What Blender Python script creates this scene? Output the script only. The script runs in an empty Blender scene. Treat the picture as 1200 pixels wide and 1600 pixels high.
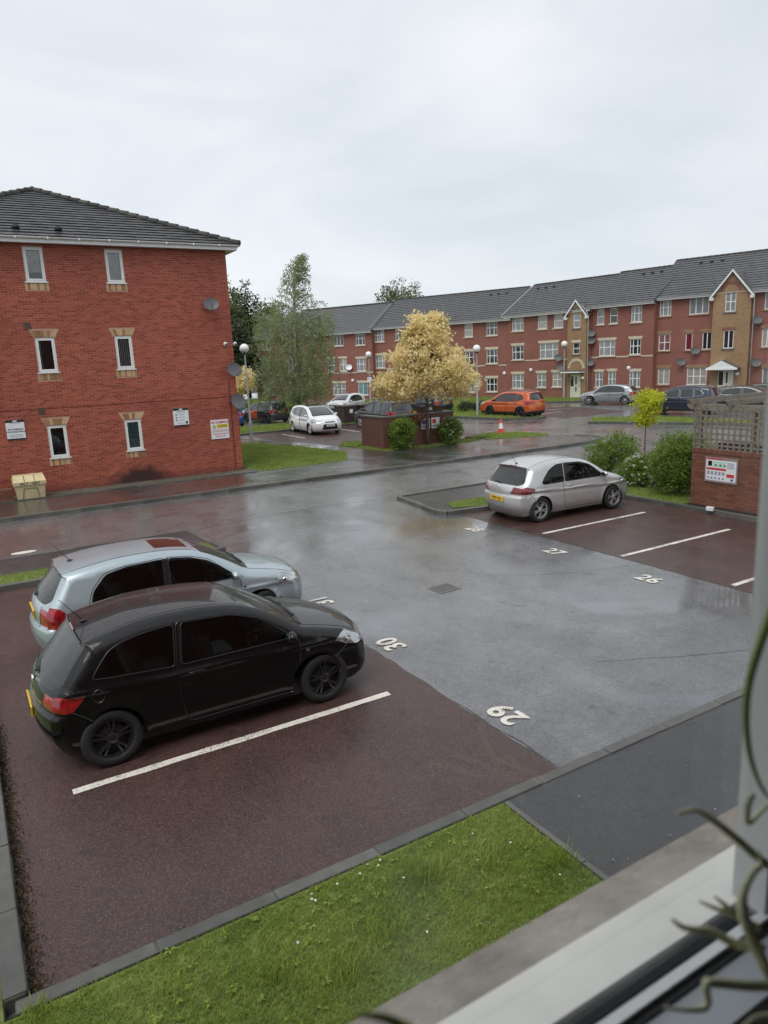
import bpy, bmesh, math, random
import numpy as np
from mathutils import Vector, Matrix, geometry
R = math.radians
random.seed(11); np.random.seed(11)
SC = bpy.context.scene
COL = SC.collection

# ------------------------------------------------------------------ camera
cam = bpy.data.objects.new('camera', bpy.data.cameras.new('camera'))
COL.objects.link(cam); SC.camera = cam
cam.data.sensor_fit = 'AUTO'; cam.data.sensor_width = 36.0
cam.data.lens = 36.0 * 1120 / 1600
cam.data.clip_start = 0.02; cam.data.clip_end = 1500
_p, _r, _h = R(12.1), R(2.45), R(30.3)
def _rot(v): return Vector((v[0]*math.cos(_h)+v[1]*math.sin(_h), -v[0]*math.sin(_h)+v[1]*math.cos(_h), v[2]))
_f = Vector((0, math.cos(_p), -math.sin(_p))); _rt = Vector((1, 0, 0)); _up = _rt.cross(_f)
_R = _rt*math.cos(_r) - _up*math.sin(_r); _U = _R.cross(_f)
_R, _U, _f = _rot(_R), _rot(_U), _rot(_f)
cam.matrix_world = Matrix(((_R.x, _U.x, -_f.x, 0), (_R.y, _U.y, -_f.y, 0), (_R.z, _U.z, -_f.z, 4.15), (0, 0, 0, 1)))
cam.data.dof.use_dof = True; cam.data.dof.focus_distance = 14.0; cam.data.dof.aperture_fstop = 7.0

# ------------------------------------------------------------------ sky
SUN_EL, SUN_AZ = R(60), R(240)
W = bpy.data.worlds.new('World'); SC.world = W; W.use_nodes = True
nt = W.node_tree; nt.nodes.clear()
def N(nt, t, **k):
    n = nt.nodes.new(t)
    for a, b in k.items():
        if a.startswith('i_'):
            n.inputs[a[2:].replace('_', ' ')].default_value = b
        else: setattr(n, a, b)
    return n
out = N(nt, 'ShaderNodeOutputWorld'); bg = N(nt, 'ShaderNodeBackground'); bg.inputs['Strength'].default_value = 0.1
sky = N(nt, 'ShaderNodeTexSky', sky_type='NISHITA', sun_disc=False, sun_elevation=SUN_EL, sun_rotation=SUN_AZ)
tc = N(nt, 'ShaderNodeTexCoord'); mp = N(nt, 'ShaderNodeMapping'); mp.inputs['Scale'].default_value = (1.0, 1.0, 2.6)
nz = N(nt, 'ShaderNodeTexNoise'); nz.inputs['Scale'].default_value = 2.0; nz.inputs['Detail'].default_value = 7; nz.inputs['Roughness'].default_value = .5
nz.inputs['Distortion'].default_value = .6
cr = N(nt, 'ShaderNodeValToRGB')
cr.color_ramp.elements[0].position = .34; cr.color_ramp.elements[0].color = (.70, .745, .80, 1)
cr.color_ramp.elements[1].position = .66; cr.color_ramp.elements[1].color = (.90, .91, .95, 1)
mul = N(nt, 'ShaderNodeVectorMath', operation='SCALE'); mul.inputs['Scale'].default_value = 7.7
mx = N(nt, 'ShaderNodeMix', data_type='RGBA'); mx.inputs['Factor'].default_value = .93
nt.links.new(tc.outputs['Generated'], mp.inputs['Vector']); nt.links.new(mp.outputs[0], nz.inputs['Vector'])
nt.links.new(nz.outputs['Fac'], cr.inputs['Fac']); nt.links.new(cr.outputs['Color'], mul.inputs[0])
nt.links.new(sky.outputs[0], mx.inputs['A']); nt.links.new(mul.outputs[0], mx.inputs['B'])
nt.links.new(mx.outputs['Result'], bg.inputs['Color']); nt.links.new(bg.outputs[0], out.inputs[0])

# ------------------------------------------------------------------ sun behind cloud, exposure
sl = bpy.data.lights.new('sun', 'SUN'); sl.energy = 1.5; sl.angle = R(40); sl.color = (1, .97, .93)
so = bpy.data.objects.new('sun', sl); COL.objects.link(so)
so.rotation_euler = Vector((-math.cos(SUN_EL)*math.sin(SUN_AZ), -math.cos(SUN_EL)*math.cos(SUN_AZ), -math.sin(SUN_EL))).to_track_quat('-Z', 'Y').to_euler()
VS = SC.view_settings
SC.display_settings.display_device = 'sRGB'
VS.view_transform = 'Standard'; VS.look = 'None'; VS.exposure = 0.55; VS.gamma = 1; VS.use_curve_mapping = False
try:
    SC.cycles.use_denoising = True; SC.cycles.max_bounces = 8; SC.cycles.transparent_max_bounces = 24
    SC.cycles.caustics_reflective = False; SC.cycles.caustics_refractive = False
    SC.cycles.sample_clamp_indirect = 6
except Exception: pass

# ------------------------------------------------------------------ materials
MATS = {}
def newmat(name):
    m = bpy.data.materials.new(name); m.use_nodes = True; MATS[name] = m
    t = m.node_tree; t.nodes.clear()
    o = N(t, 'ShaderNodeOutputMaterial'); b = N(t, 'ShaderNodeBsdfPrincipled')
    t.links.new(b.outputs[0], o.inputs[0])
    return m, t, b, o
def c4(c): return (c[0], c[1], c[2], 1)
def ramp(t, stops, fac=None, interp='LINEAR'):
    n = N(t, 'ShaderNodeValToRGB'); e = n.color_ramp.elements; n.color_ramp.interpolation = interp
    e[0].position = stops[0][0]; e[0].color = c4(stops[0][1]) if not isinstance(stops[0][1], float) else (stops[0][1],)*3+(1,)
    e[1].position = stops[-1][0]; e[1].color = c4(stops[-1][1]) if not isinstance(stops[-1][1], float) else (stops[-1][1],)*3+(1,)
    for p, c in stops[1:-1]:
        x = e.new(p); x.color = c4(c) if not isinstance(c, float) else (c,)*3+(1,)
    if fac is not None: t.links.new(fac, n.inputs['Fac'])
    return n
def noise(t, vec, scale, detail=3, rough=.5, dist=0):
    n = N(t, 'ShaderNodeTexNoise'); n.inputs['Scale'].default_value = scale; n.inputs['Detail'].default_value = detail
    n.inputs['Roughness'].default_value = rough; n.inputs['Distortion'].default_value = dist
    if vec is not None: t.links.new(vec, n.inputs['Vector'])
    return n
def mixc(t, fac, a, b, mode='MIX'):
    n = N(t, 'ShaderNodeMix', data_type='RGBA', blend_type=mode)
    for k, v in (('Factor', fac), ('A', a), ('B', b)):
        if isinstance(v, (int, float)): n.inputs[k].default_value = v if k == 'Factor' else (v, v, v, 1)
        elif isinstance(v, tuple): n.inputs[k].default_value = c4(v)
        else: t.links.new(v, n.inputs[k])
    return n.outputs['Result']
def math_(t, op, a, b=None, c=None):
    n = N(t, 'ShaderNodeMath', operation=op)
    for i, v in enumerate((a, b, c)):
        if v is None: continue
        if isinstance(v, (int, float)): n.inputs[i].default_value = v
        else: t.links.new(v, n.inputs[i])
    return n.outputs[0]
def objco(t): return N(t, 'ShaderNodeTexCoord').outputs['Object']
def bump(t, b, h, strength=.3, dist=.01, chain=None):
    n = N(t, 'ShaderNodeBump'); n.inputs['Strength'].default_value = strength; n.inputs['Distance'].default_value = dist
    t.links.new(h, n.inputs['Height'])
    if chain is not None: t.links.new(chain, n.inputs['Normal'])
    t.links.new(n.outputs[0], b.inputs['Normal']); return n.outputs[0]
def simple(name, col, rough=.6, metal=0., var=.12, scale=6., bmp=0., coat=0., spec=.5, dirt=0.):
    m, t, b, o = newmat(name)
    co = objco(t)
    n = noise(t, co, scale, 4, .6)
    lo = tuple(max(0, x*(1-var)) for x in col); hi = tuple(min(1, x*(1+var)) for x in col)
    c = ramp(t, [(.3, lo), (.7, hi)], n.outputs['Fac']).outputs['Color']
    if dirt > 0:
        n2 = noise(t, co, scale*.35, 6, .65)
        f = ramp(t, [(.5, 0.), (.75, dirt)], n2.outputs['Fac']).outputs['Color']
        c = mixc(t, f, c, tuple(x*.35+.01 for x in col))
    t.links.new(c, b.inputs['Base Color'])
    b.inputs['Roughness'].default_value = rough; b.inputs['Metallic'].default_value = metal
    b.inputs['Coat Weight'].default_value = coat; b.inputs['Coat Roughness'].default_value = .04
    b.inputs['Specular IOR Level'].default_value = spec
    if bmp > 0: bump(t, b, noise(t, co, scale*6, 3).outputs['Fac'], bmp, .01)
    return m
def wet_ground(name, base, alt, speck, r_dry=.42, r_wet=.07, puddle=(.5, .66), pscale=.32, spk_scale=150., bmp=.8, film=.5):
    m, t, b, o = newmat(name)
    co = objco(t)
    big = noise(t, co, pscale, 6, .6, .6)
    med = noise(t, co, 1.3, 6, .65, .3)
    sml = noise(t, co, 9., 4, .65)
    fine = noise(t, co, spk_scale, 2, .75)
    vor = N(t, 'ShaderNodeTexVoronoi'); vor.inputs['Scale'].default_value = spk_scale*.85; t.links.new(co, vor.inputs['Vector'])
    pud = ramp(t, [(puddle[0], 0.), (puddle[1], 1.)], big.outputs['Fac']).outputs['Color']
    mp2 = N(t, 'ShaderNodeMapping'); mp2.inputs['Scale'].default_value = (1., .35, 1.); t.links.new(co, mp2.inputs['Vector'])
    trk = noise(t, mp2.outputs[0], 1.1, 4, .55, .2)   # worn tracks along the traffic direction
    c = mixc(t, ramp(t, [(.36, 0.), (.64, 1.)], math_(t, 'ADD', math_(t, 'MULTIPLY', med.outputs['Fac'], .45), math_(t, 'MULTIPLY', trk.outputs['Fac'], .55))).outputs['Color'], base, alt)
    c = mixc(t, ramp(t, [(.45, 0.), (.7, .45)], sml.outputs['Fac']).outputs['Color'], c, tuple(x*.55 for x in base))
    # aggregate: each stone its own tone, some pale, some nearly black
    sep = N(t, 'ShaderNodeSeparateColor'); t.links.new(vor.outputs['Color'], sep.inputs[0])
    c = mixc(t, ramp(t, [(.74, 0.), (.80, .48)], sep.outputs[0]).outputs['Color'], c, speck)
    c = mixc(t, ramp(t, [(.62, 0.), (.70, .5)], sep.outputs[1]).outputs['Color'], c, tuple(x*.25 for x in base))
    pit = noise(t, co, 26., 2, .6)
    c = mixc(t, ramp(t, [(.22, .85), (.28, 0.)], pit.outputs['Fac']).outputs['Color'], c, tuple(x*.2 for x in base))
    oil = noise(t, co, 1.9, 3, .45, .8)
    c = mixc(t, ramp(t, [(.66, 0.), (.74, .6)], oil.outputs['Fac']).outputs['Color'], c, tuple(x*.3 for x in base))
    c = mixc(t, math_(t, 'MULTIPLY', pud, .3), c, tuple(x*.45 for x in base))
    t.links.new(c, b.inputs['Base Color'])
    rr = mixc(t, pud, ramp(t, [(.3, r_dry*.55), (.7, r_dry*1.25)], med.outputs['Fac']).outputs['Color'], r_wet)
    t.links.new(rr, b.inputs['Roughness'])
    h = math_(t, 'MULTIPLY', math_(t, 'ADD', vor.outputs['Distance'], math_(t, 'MULTIPLY', fine.outputs['Fac'], .6)), math_(t, 'MULTIPLY_ADD', pud, -.85, 1.))
    bump(t, b, h, bmp, .007)
    b.inputs['Specular IOR Level'].default_value = .5
    # thin water film on top
    b.inputs['Coat Weight'].default_value = film; b.inputs['Coat IOR'].default_value = 1.42
    t.links.new(mixc(t, pud, .26, .06), b.inputs['Coat Roughness'])
    return m
def brick_mat(name, a, b_, mortar, scale=1.0, bw=.225, rh=.075):
    m, t, b, o = newmat(name)
    co = objco(t)
    s = N(t, 'ShaderNodeSeparateXYZ'); t.links.new(co, s.inputs[0])
    cb = N(t, 'ShaderNodeCombineXYZ'); t.links.new(math_(t, 'ADD', s.outputs[0], s.outputs[1]), cb.inputs[0]); t.links.new(s.outputs[2], cb.inputs[1])
    br = N(t, 'ShaderNodeTexBrick'); t.links.new(cb.outputs[0], br.inputs['Vector'])
    br.inputs['Scale'].default_value = 1.0; br.inputs['Brick Width'].default_value = bw; br.inputs['Row Height'].default_value = rh
    br.inputs['Mortar Size'].default_value = .009; br.inputs['Mortar Smooth'].default_value = .1
    br.inputs['Color1'].default_value = c4(a); br.inputs['Color2'].default_value = c4(b_); br.inputs['Mortar'].default_value = c4(mortar)
    br.inputs['Bias'].default_value = -.2
    n = noise(t, co, .7, 5, .6)
    c = mixc(t, ramp(t, [(.35, .0), (.75, .45)], n.outputs['Fac']).outputs['Color'], br.outputs['Color'], tuple(x*.55 for x in a))
    n3 = noise(t, co, 9, 3, .6)
    c = mixc(t, ramp(t, [(.45, 0.), (.7, .4)], n3.outputs['Fac']).outputs['Color'], c, tuple(x*.6 for x in b_))
    t.links.new(c, b.inputs['Base Color']); b.inputs['Roughness'].default_value = .75
    bump(t, b, br.outputs['Fac'], -.4, .01)
    return m
def island_mat(name, stops, rough=.8, translucent=0., objrand=False, extra=None, spec=.3, var_scale=0.):
    """colour varies per loose piece (leaf, blade, brick)"""
    m, t, b, o = newmat(name)
    g = N(t, 'ShaderNodeNewGeometry'); f = g.outputs['Random Per Island']
    if objrand:
        oi = N(t, 'ShaderNodeObjectInfo')
        f = math_(t, 'FRACT', math_(t, 'ADD', f, oi.outputs['Random']))
    if var_scale:
        nn = noise(t, objco(t), var_scale, 2)
        f = math_(t, 'ADD', math_(t, 'MULTIPLY', f, .5), math_(t, 'MULTIPLY_ADD', nn.outputs['Fac'], 1.2, -.35))
    c = ramp(t, stops, f).outputs['Color']
    if extra: c = extra(t, c, b)
    t.links.new(c, b.inputs['Base Color']); b.inputs['Roughness'].default_value = rough
    b.inputs['Specular IOR Level'].default_value = spec
    if translucent > 0:
        tr = N(t, 'ShaderNodeBsdfTranslucent'); t.links.new(c, tr.inputs['Color'])
        mxs = N(t, 'ShaderNodeMixShader'); mxs.inputs[0].default_value = translucent
        t.links.new(b.outputs[0], mxs.inputs[1]); t.links.new(tr.outputs[0], mxs.inputs[2]); t.links.new(mxs.outputs[0], o.inputs[0])
    return m
def paint(name, col, metal=.0, rough=.35, drops=True, film=1., coat_ior=1.5):
    m, t, b, o = newmat(name); b.inputs['Coat IOR'].default_value = coat_ior
    co = objco(t)
    n = noise(t, co, 2.2, 4, .6)
    c = ramp(t, [(.3, tuple(x*.92 for x in col)), (.7, tuple(min(1, x*1.05) for x in col))], n.outputs['Fac']).outputs['Color']
    # road film low on the sides
    s = N(t, 'ShaderNodeSeparateXYZ'); t.links.new(co, s.inputs[0])
    n2 = noise(t, co, 5, 5, .65)
    low = ramp(t, [(.22, 1.), (.5, 0.)], s.outputs[2]).outputs['Color']
    f = math_(t, 'MULTIPLY', low, math_(t, 'MULTIPLY', n2.outputs['Fac'], .6))
    c = mixc(t, math_(t, 'MULTIPLY', f, film), c, (.10, .09, .08))
    t.links.new(c, b.inputs['Base Color'])
    b.inputs['Metallic'].default_value = metal; b.inputs['Roughness'].default_value = rough
    b.inputs['Coat Weight'].default_value = 1.; b.inputs['Coat Roughness'].default_value = .02
    if metal < .15: b.inputs['Specular IOR Level'].default_value = .08
    if drops:
        g = N(t, 'ShaderNodeNewGeometry'); sn = N(t, 'ShaderNodeSeparateXYZ'); t.links.new(g.outputs['True Normal'], sn.inputs[0])
        up = ramp(t, [(.25, 0.), (.6, 1.)], sn.outputs[2]).outputs['Color']
        h = None
        for sc_, th in ((75., .33), (130., .36)):
            v = N(t, 'ShaderNodeTexVoronoi'); v.inputs['Scale'].default_value = sc_; t.links.new(co, v.inputs['Vector'])
            hh = ramp(t, [(.0, 1.), (th*.7, .75), (th, 0.)], v.outputs['Distance']).outputs['Color']
            h = hh if h is None else math_(t, 'MAXIMUM', h, hh)
        h = math_(t, 'MULTIPLY', h, up)
        bn = N(t, 'ShaderNodeBump'); bn.inputs['Strength'].default_value = .55; bn.inputs['Distance'].default_value = .004
        t.links.new(h, bn.inputs['Height']); t.links.new(bn.outputs[0], b.inputs['Coat Normal'])
    return m
def glass_mat(name, tint=(.3, .33, .32), ior=1.5, rough=.01, base_refl=0., wet=0.):
    m, t, b, o = newmat(name); t.nodes.remove(b)
    tr = N(t, 'ShaderNodeBsdfTransparent'); tr.inputs[0].default_value = c4(tint)
    gl = N(t, 'ShaderNodeBsdfGlossy'); gl.inputs['Roughness'].default_value = rough
    fr = N(t, 'ShaderNodeFresnel'); fr.inputs[0].default_value = ior
    mxs = N(t, 'ShaderNodeMixShader')
    f = fr.outputs[0]
    if base_refl: f = math_(t, 'ADD', f, base_refl)
    t.links.new(f, mxs.inputs[0]); t.links.new(tr.outputs[0], mxs.inputs[1]); t.links.new(gl.outputs[0], mxs.inputs[2])
    res = mxs.outputs[0]
    if wet:   # rain drops: they bend the reflection and scatter a little light
        co = objco(t); v = N(t, 'ShaderNodeTexVoronoi'); v.inputs['Scale'].default_value = 85.; t.links.new(co, v.inputs['Vector'])
        hh = ramp(t, [(.0, 1.), (.24, .75), (.36, 0.)], v.outputs['Distance']).outputs['Color']
        bn = N(t, 'ShaderNodeBump'); bn.inputs['Strength'].default_value = .5; bn.inputs['Distance'].default_value = .004
        t.links.new(hh, bn.inputs['Height']); t.links.new(bn.outputs[0], gl.inputs['Normal'])
        df = N(t, 'ShaderNodeBsdfDiffuse'); df.inputs[0].default_value = (.62, .68, .66, 1)
        m2 = N(t, 'ShaderNodeMixShader'); t.links.new(math_(t, 'MULTIPLY_ADD', hh, wet, wet*.25), m2.inputs[0])
        t.links.new(res, m2.inputs[1]); t.links.new(df.outputs[0], m2.inputs[2]); res = m2.outputs[0]
    t.links.new(res, o.inputs[0])
    return m

simple('white_upvc', (.78, .79, .78), .35, var=.03, scale=3, spec=.5, dirt=.12)
simple('cream_stone', (.56, .50, .38), .8, var=.12, scale=5, dirt=.2)
simple('grey_stone', (.37, .33, .28), .85, var=.3, scale=14, bmp=.4, dirt=.35)
simple('kerb_concrete', (.11, .11, .10), .5, var=.28, scale=9, bmp=.35, dirt=.5)
simple('galv_steel', (.36, .38, .38), .5, metal=.3, var=.1, scale=4, dirt=.2)
simple('dish_grey', (.10, .10, .105), .5, var=.15)
simple('black_rubber', (.012, .012, .013), .55, var=.2)
simple('black_plastic', (.018, .018, .02), .4, var=.2)
simple('dark_trim', (.01, .01, .011), .25)
simple('tyre_rubber', (.02, .02, .021), .7, var=.25, scale=12)
simple('alloy_silver', (.55, .56, .57), .3, metal=.75, var=.08)
simple('alloy_black', (.016, .016, .018), .25, coat=.5)
simple('brake_dark', (.03, .03, .03), .6, metal=.4)
simple('chrome', (.75, .76, .78), .08, metal=1., var=.02)
simple('plate_yellow', (.75, .47, .03), .35, var=.04)
simple('plate_white', (.75, .76, .75), .35, var=.04)
simple('print_black', (.015, .015, .018), .5, var=.05)
simple('print_red', (.55, .03, .035), .5, var=.05)
simple('print_yellow', (.75, .60, .03), .5, var=.04)
simple('print_blue', (.05, .10, .30), .5, var=.05)
simple('print_grey', (.28, .30, .34), .5, var=.05)
simple('print_green', (.45, .68, .55), .5, var=.05)
simple('sign_white', (.74, .76, .78), .35, var=.03)
def _water():
    m, t, b, o = newmat('water'); co = N(t, 'ShaderNodeTexCoord')
    b.inputs['Base Color'].default_value = (.075, .073, .070, 1); b.inputs['Roughness'].default_value = .05
    v = N(t, 'ShaderNodeVectorMath', operation='SUBTRACT'); t.links.new(co.outputs['Generated'], v.inputs[0]); v.inputs[1].default_value = (.5, .5, 0)
    s = N(t, 'ShaderNodeSeparateXYZ'); t.links.new(v.outputs[0], s.inputs[0])
    r2 = math_(t, 'ADD', math_(t, 'POWER', s.outputs[0], 2.), math_(t, 'POWER', s.outputs[1], 2.))
    d = math_(t, 'ADD', math_(t, 'SQRT', r2), math_(t, 'MULTIPLY', math_(t, 'SUBTRACT', noise(t, co.outputs['Object'], 2.2, 5, .6).outputs['Fac'], .5), .55))
    f = ramp(t, [(.27, 1.), (.42, 0.)], d).outputs['Color']
    tr = N(t, 'ShaderNodeBsdfTransparent'); mx_ = N(t, 'ShaderNodeMixShader')
    t.links.new(f, mx_.inputs[0]); t.links.new(tr.outputs[0], mx_.inputs[1]); t.links.new(b.outputs[0], mx_.inputs[2]); t.links.new(mx_.outputs[0], o.inputs[0])
_water()
def _worn():
    m, t, b, o = newmat('road_paint'); co = objco(t)
    n1 = noise(t, co, 55., 3, .7); n2 = noise(t, co, 2.5, 4, .6); n3 = noise(t, co, 160., 2, .6)
    w = math_(t, 'ADD', math_(t, 'MULTIPLY', n1.outputs['Fac'], .7), math_(t, 'MULTIPLY', n2.outputs['Fac'], .45))
    f = ramp(t, [(.60, 0.), (.70, .9)], w).outputs['Color']
    c = mixc(t, ramp(t, [(.35, 0.), (.7, .35)], n3.outputs['Fac']).outputs['Color'], (.74, .70, .62), (.50, .46, .40))
    t.links.new(mixc(t, f, c, (.11, .085, .08)), b.inputs['Base Color']); b.inputs['Roughness'].default_value = .42
    bump(t, b, n3.outputs['Fac'], .4, .004)
_worn()
simple('interior_cloth', (.035, .037, .04), .85, var=.2, scale=20)
simple('interior_grey', (.14, .15, .16), .8, var=.15, scale=15)
simple('lens_red', (.27, .006, .010), .08, coat=1., var=.55, scale=13)
simple('lens_dark_red', (.16, .01, .014), .1, coat=1., var=.3, scale=9)
simple('lens_clear', (.42, .45, .47), .10, metal=.6, coat=1., var=.45, scale=7)
simple('lens_amber', (.65, .22, .02), .1, coat=1.)
simple('glass_dark', (.012, .015, .017), .04, coat=1., var=.3)
simple('pane_dark', (.018, .022, .027), .06, coat=1., var=.4, scale=1.2)
simple('pane_net', (.22, .235, .24), .12, coat=1., var=.22, scale=2.5)
simple('pane_cream', (.33, .32, .28), .15, coat=1., var=.2, scale=2.5)
simple('pane_red', (.15, .02, .03), .12, coat=1., var=.3, scale=2.5)
simple('pane_teal', (.13, .25, .26), .12, coat=1., var=.2, scale=2.5)
simple('curtain_teal', (.16, .32, .34), .9, var=.3, scale=9)
simple('curtain_white', (.6, .6, .58), .9, var=.15, scale=9)
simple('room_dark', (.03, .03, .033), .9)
simple('bark', (.085, .065, .045), .9, var=.35, scale=12, bmp=.6)
simple('birch_bark', (.42, .40, .36), .8, var=.45, scale=10, bmp=.4)
simple('timber_grey', (.20, .18, .14), .8, var=.3, scale=14, bmp=.5, dirt=.3)
simple('grit_cream', (.56, .47, .27), .5, var=.1, scale=5, dirt=.35)
simple('cone_orange', (.70, .07, .03), .45, var=.08)
simple('bin_brown', (.045, .028, .028), .45, var=.2)
simple('door_cream', (.66, .65, .54), .45, var=.05)
simple('iron_cover', (.17, .165, .16), .5, metal=.3, var=.35, scale=25)
simple('mortar_brown', (.16, .085, .06), .9, var=.3, scale=8, bmp=.3)
simple('soil', (.035, .028, .018), .95, var=.4, scale=15, bmp=.8)
simple('lamp_globe', (.80, .80, .78), .25, var=.04, coat=.3)
simple('fence_dark', (.014, .016, .018), .7, var=.3)
simple('wall_plaster', (.62, .62, .60), .9, var=.06)
simple('ledge_cream', (.93, .90, .81), .5, var=.06, scale=9, dirt=.25)
simple('frame_inner_grey', (.55, .57, .60), .5, var=.05)
simple('mauve_board', (.27, .215, .21), .7, var=.08)
simple('air_plant', (.74, .74, .50), .7, var=.3, scale=30)
simple('vine_green', (.22, .30, .06), .6, var=.3, scale=30)
wet_ground('tarmac_grey', (.075, .076, .079), (.190, .190, .197), (.33, .33, .33), r_dry=.36, r_wet=.10, puddle=(.47, .61), film=1., spk_scale=125., bmp=.9)
wet_ground('tarmac_road', (.105, .104, .106), (.19, .187, .187), (.26, .255, .25), r_dry=.34, r_wet=.15, puddle=(.48, .72), pscale=.4, film=1.)
wet_ground('tarmac_red', (.040, .015, .012), (.086, .034, .028), (.20, .14, .12), r_dry=.5, r_wet=.2, puddle=(.56, .78), film=.3)
wet_ground('tarmac_path', (.030, .031, .033), (.048, .049, .051), (.11, .11, .11), r_dry=.42, r_wet=.16, puddle=(.52, .75), pscale=.6, film=.5)
wet_ground('pavement_wet', (.055, .052, .051), (.095, .090, .087), (.15, .145, .14), r_dry=.34, r_wet=.10, puddle=(.42, .62), pscale=.6, film=.9)
wet_ground('gravel_strip', (.07, .065, .045), (.12, .11, .08), (.25, .24, .19), r_dry=.8, r_wet=.5, puddle=(.7, .9), spk_scale=40, bmp=1., film=0.)
brick_mat('brick_far', (.26, .076, .055), (.20, .056, .042), (.36, .22, .17))
brick_mat('brick_gold', (.36, .22, .105), (.27, .135, .062), (.33, .25, .16))
brick_mat('brick_bin', (.14, .052, .037), (.10, .036, .027), (.15, .085, .062))
def _stain(t, c, b):
    g = N(t, 'ShaderNodeNewGeometry'); s = N(t, 'ShaderNodeSeparateXYZ'); t.links.new(g.outputs['Position'], s.inputs[0])
    nn = noise(t, g.outputs['Position'], 3.5, 4, .6)
    dx = math_(t, 'DIVIDE', math_(t, 'SUBTRACT', s.outputs[0], 5.5), 1.25)
    dz = math_(t, 'DIVIDE', s.outputs[2], .78)
    d = math_(t, 'ADD', math_(t, 'POWER', dx, 2.), math_(t, 'POWER', dz, 2.))
    d = math_(t, 'ADD', d, math_(t, 'MULTIPLY', math_(t, 'SUBTRACT', nn.outputs['Fac'], .5), .9))
    f = ramp(t, [(.35, .93), (1.30, 0.)], d).outputs['Color']
    c = mixc(t, f, c, (.022, .017, .016))
    zl = ramp(t, [(.10, .55), (.42, 0.)], math_(t, 'ADD', s.outputs[2], math_(t, 'MULTIPLY', math_(t, 'SUBTRACT', nn.outputs['Fac'], .5), .3))).outputs['Color']
    c = mixc(t, zl, c, (.075, .035, .028))
    big = noise(t, g.outputs['Position'], .5, 4, .6)
    c = mixc(t, ramp(t, [(.4, 0.), (.75, .35)], big.outputs['Fac']).outputs['Color'], c, (.17, .045, .032))
    return c
island_mat('brick_near', [(0., (.24, .050, .030)), (.35, (.36, .078, .046)), (.7, (.42, .098, .060)), (1., (.27, .050, .035))], .75, objrand=True, extra=_stain)
island_mat('mortar_red', [(0., (.50, .31, .23)), (1., (.50, .31, .23))], .9, extra=_stain)
island_mat('brick_buff', [(0., (.26, .13, .065)), (.35, (.36, .21, .11)), (.5, (.52, .35, .19)), (1., (.58, .40, .23))], .8, objrand=True)
island_mat('brick_store', [(0., (.165, .066, .042)), (.5, (.21, .088, .054)), (1., (.13, .052, .035))], .6, objrand=True)
island_mat('tile_slate', [(0., (.030, .030, .032)), (.5, (.045, .045, .048)), (1., (.062, .061, .063))], .42, objrand=True, spec=.5)
simple('tile_far', (.085, .085, .090), .5, var=.25, scale=3, dirt=.2)
island_mat('tile_ridge', [(0., (.030, .031, .027)), (1., (.075, .075, .066))], .7, objrand=True)
island_mat('kerb_stone', [(0., (.062, .063, .058)), (.5, (.10, .10, .092)), (1., (.15, .147, .132))], .42, objrand=True, var_scale=4.)

# ------------------------------------------------------------------ helpers
def link(o, parent=None):
    COL.objects.link(o)
    if parent is not None: o.parent = parent
    return o
def tag(o, label=None, cat=None, group=None, kind=None):
    if label: o['label'] = label
    if cat: o['category'] = cat
    if group: o['group'] = group
    if kind: o['kind'] = kind
    return o
def thing(name, label, cat, loc=(0, 0, 0), rz=0., group=None):
    o = bpy.data.objects.new(name, None); o.empty_display_size = .2; COL.objects.link(o)
    o.location = loc; o.rotation_euler = (0, 0, rz)
    return tag(o, label, cat, group)
def mesh_obj(name, v, f, mat, parent=None, smooth=False, kind=None):
    me = bpy.data.meshes.new(name); me.from_pydata([tuple(map(float, p)) for p in v], [], [tuple(map(int, q)) for q in f])
    if mat: me.materials.append(MATS[mat])
    if smooth: me.polygons.foreach_set('use_smooth', [True]*len(me.polygons))
    me.update()
    o = bpy.data.objects.new(name, me); link(o, parent)
    if kind: o['kind'] = kind
    return o
def inst(name, me, parent, loc=(0, 0, 0), rot=None, scale=None):
    o = bpy.data.objects.new(name, me); link(o, parent); o.location = loc
    if rot: o.rotation_euler = rot
    if scale: o.scale = scale
    return o
def copy_tree(o, parent=None):
    c = o.copy(); COL.objects.link(c); c.parent = parent
    for ch in list(o.children): copy_tree(ch, c)
    return c
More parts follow.
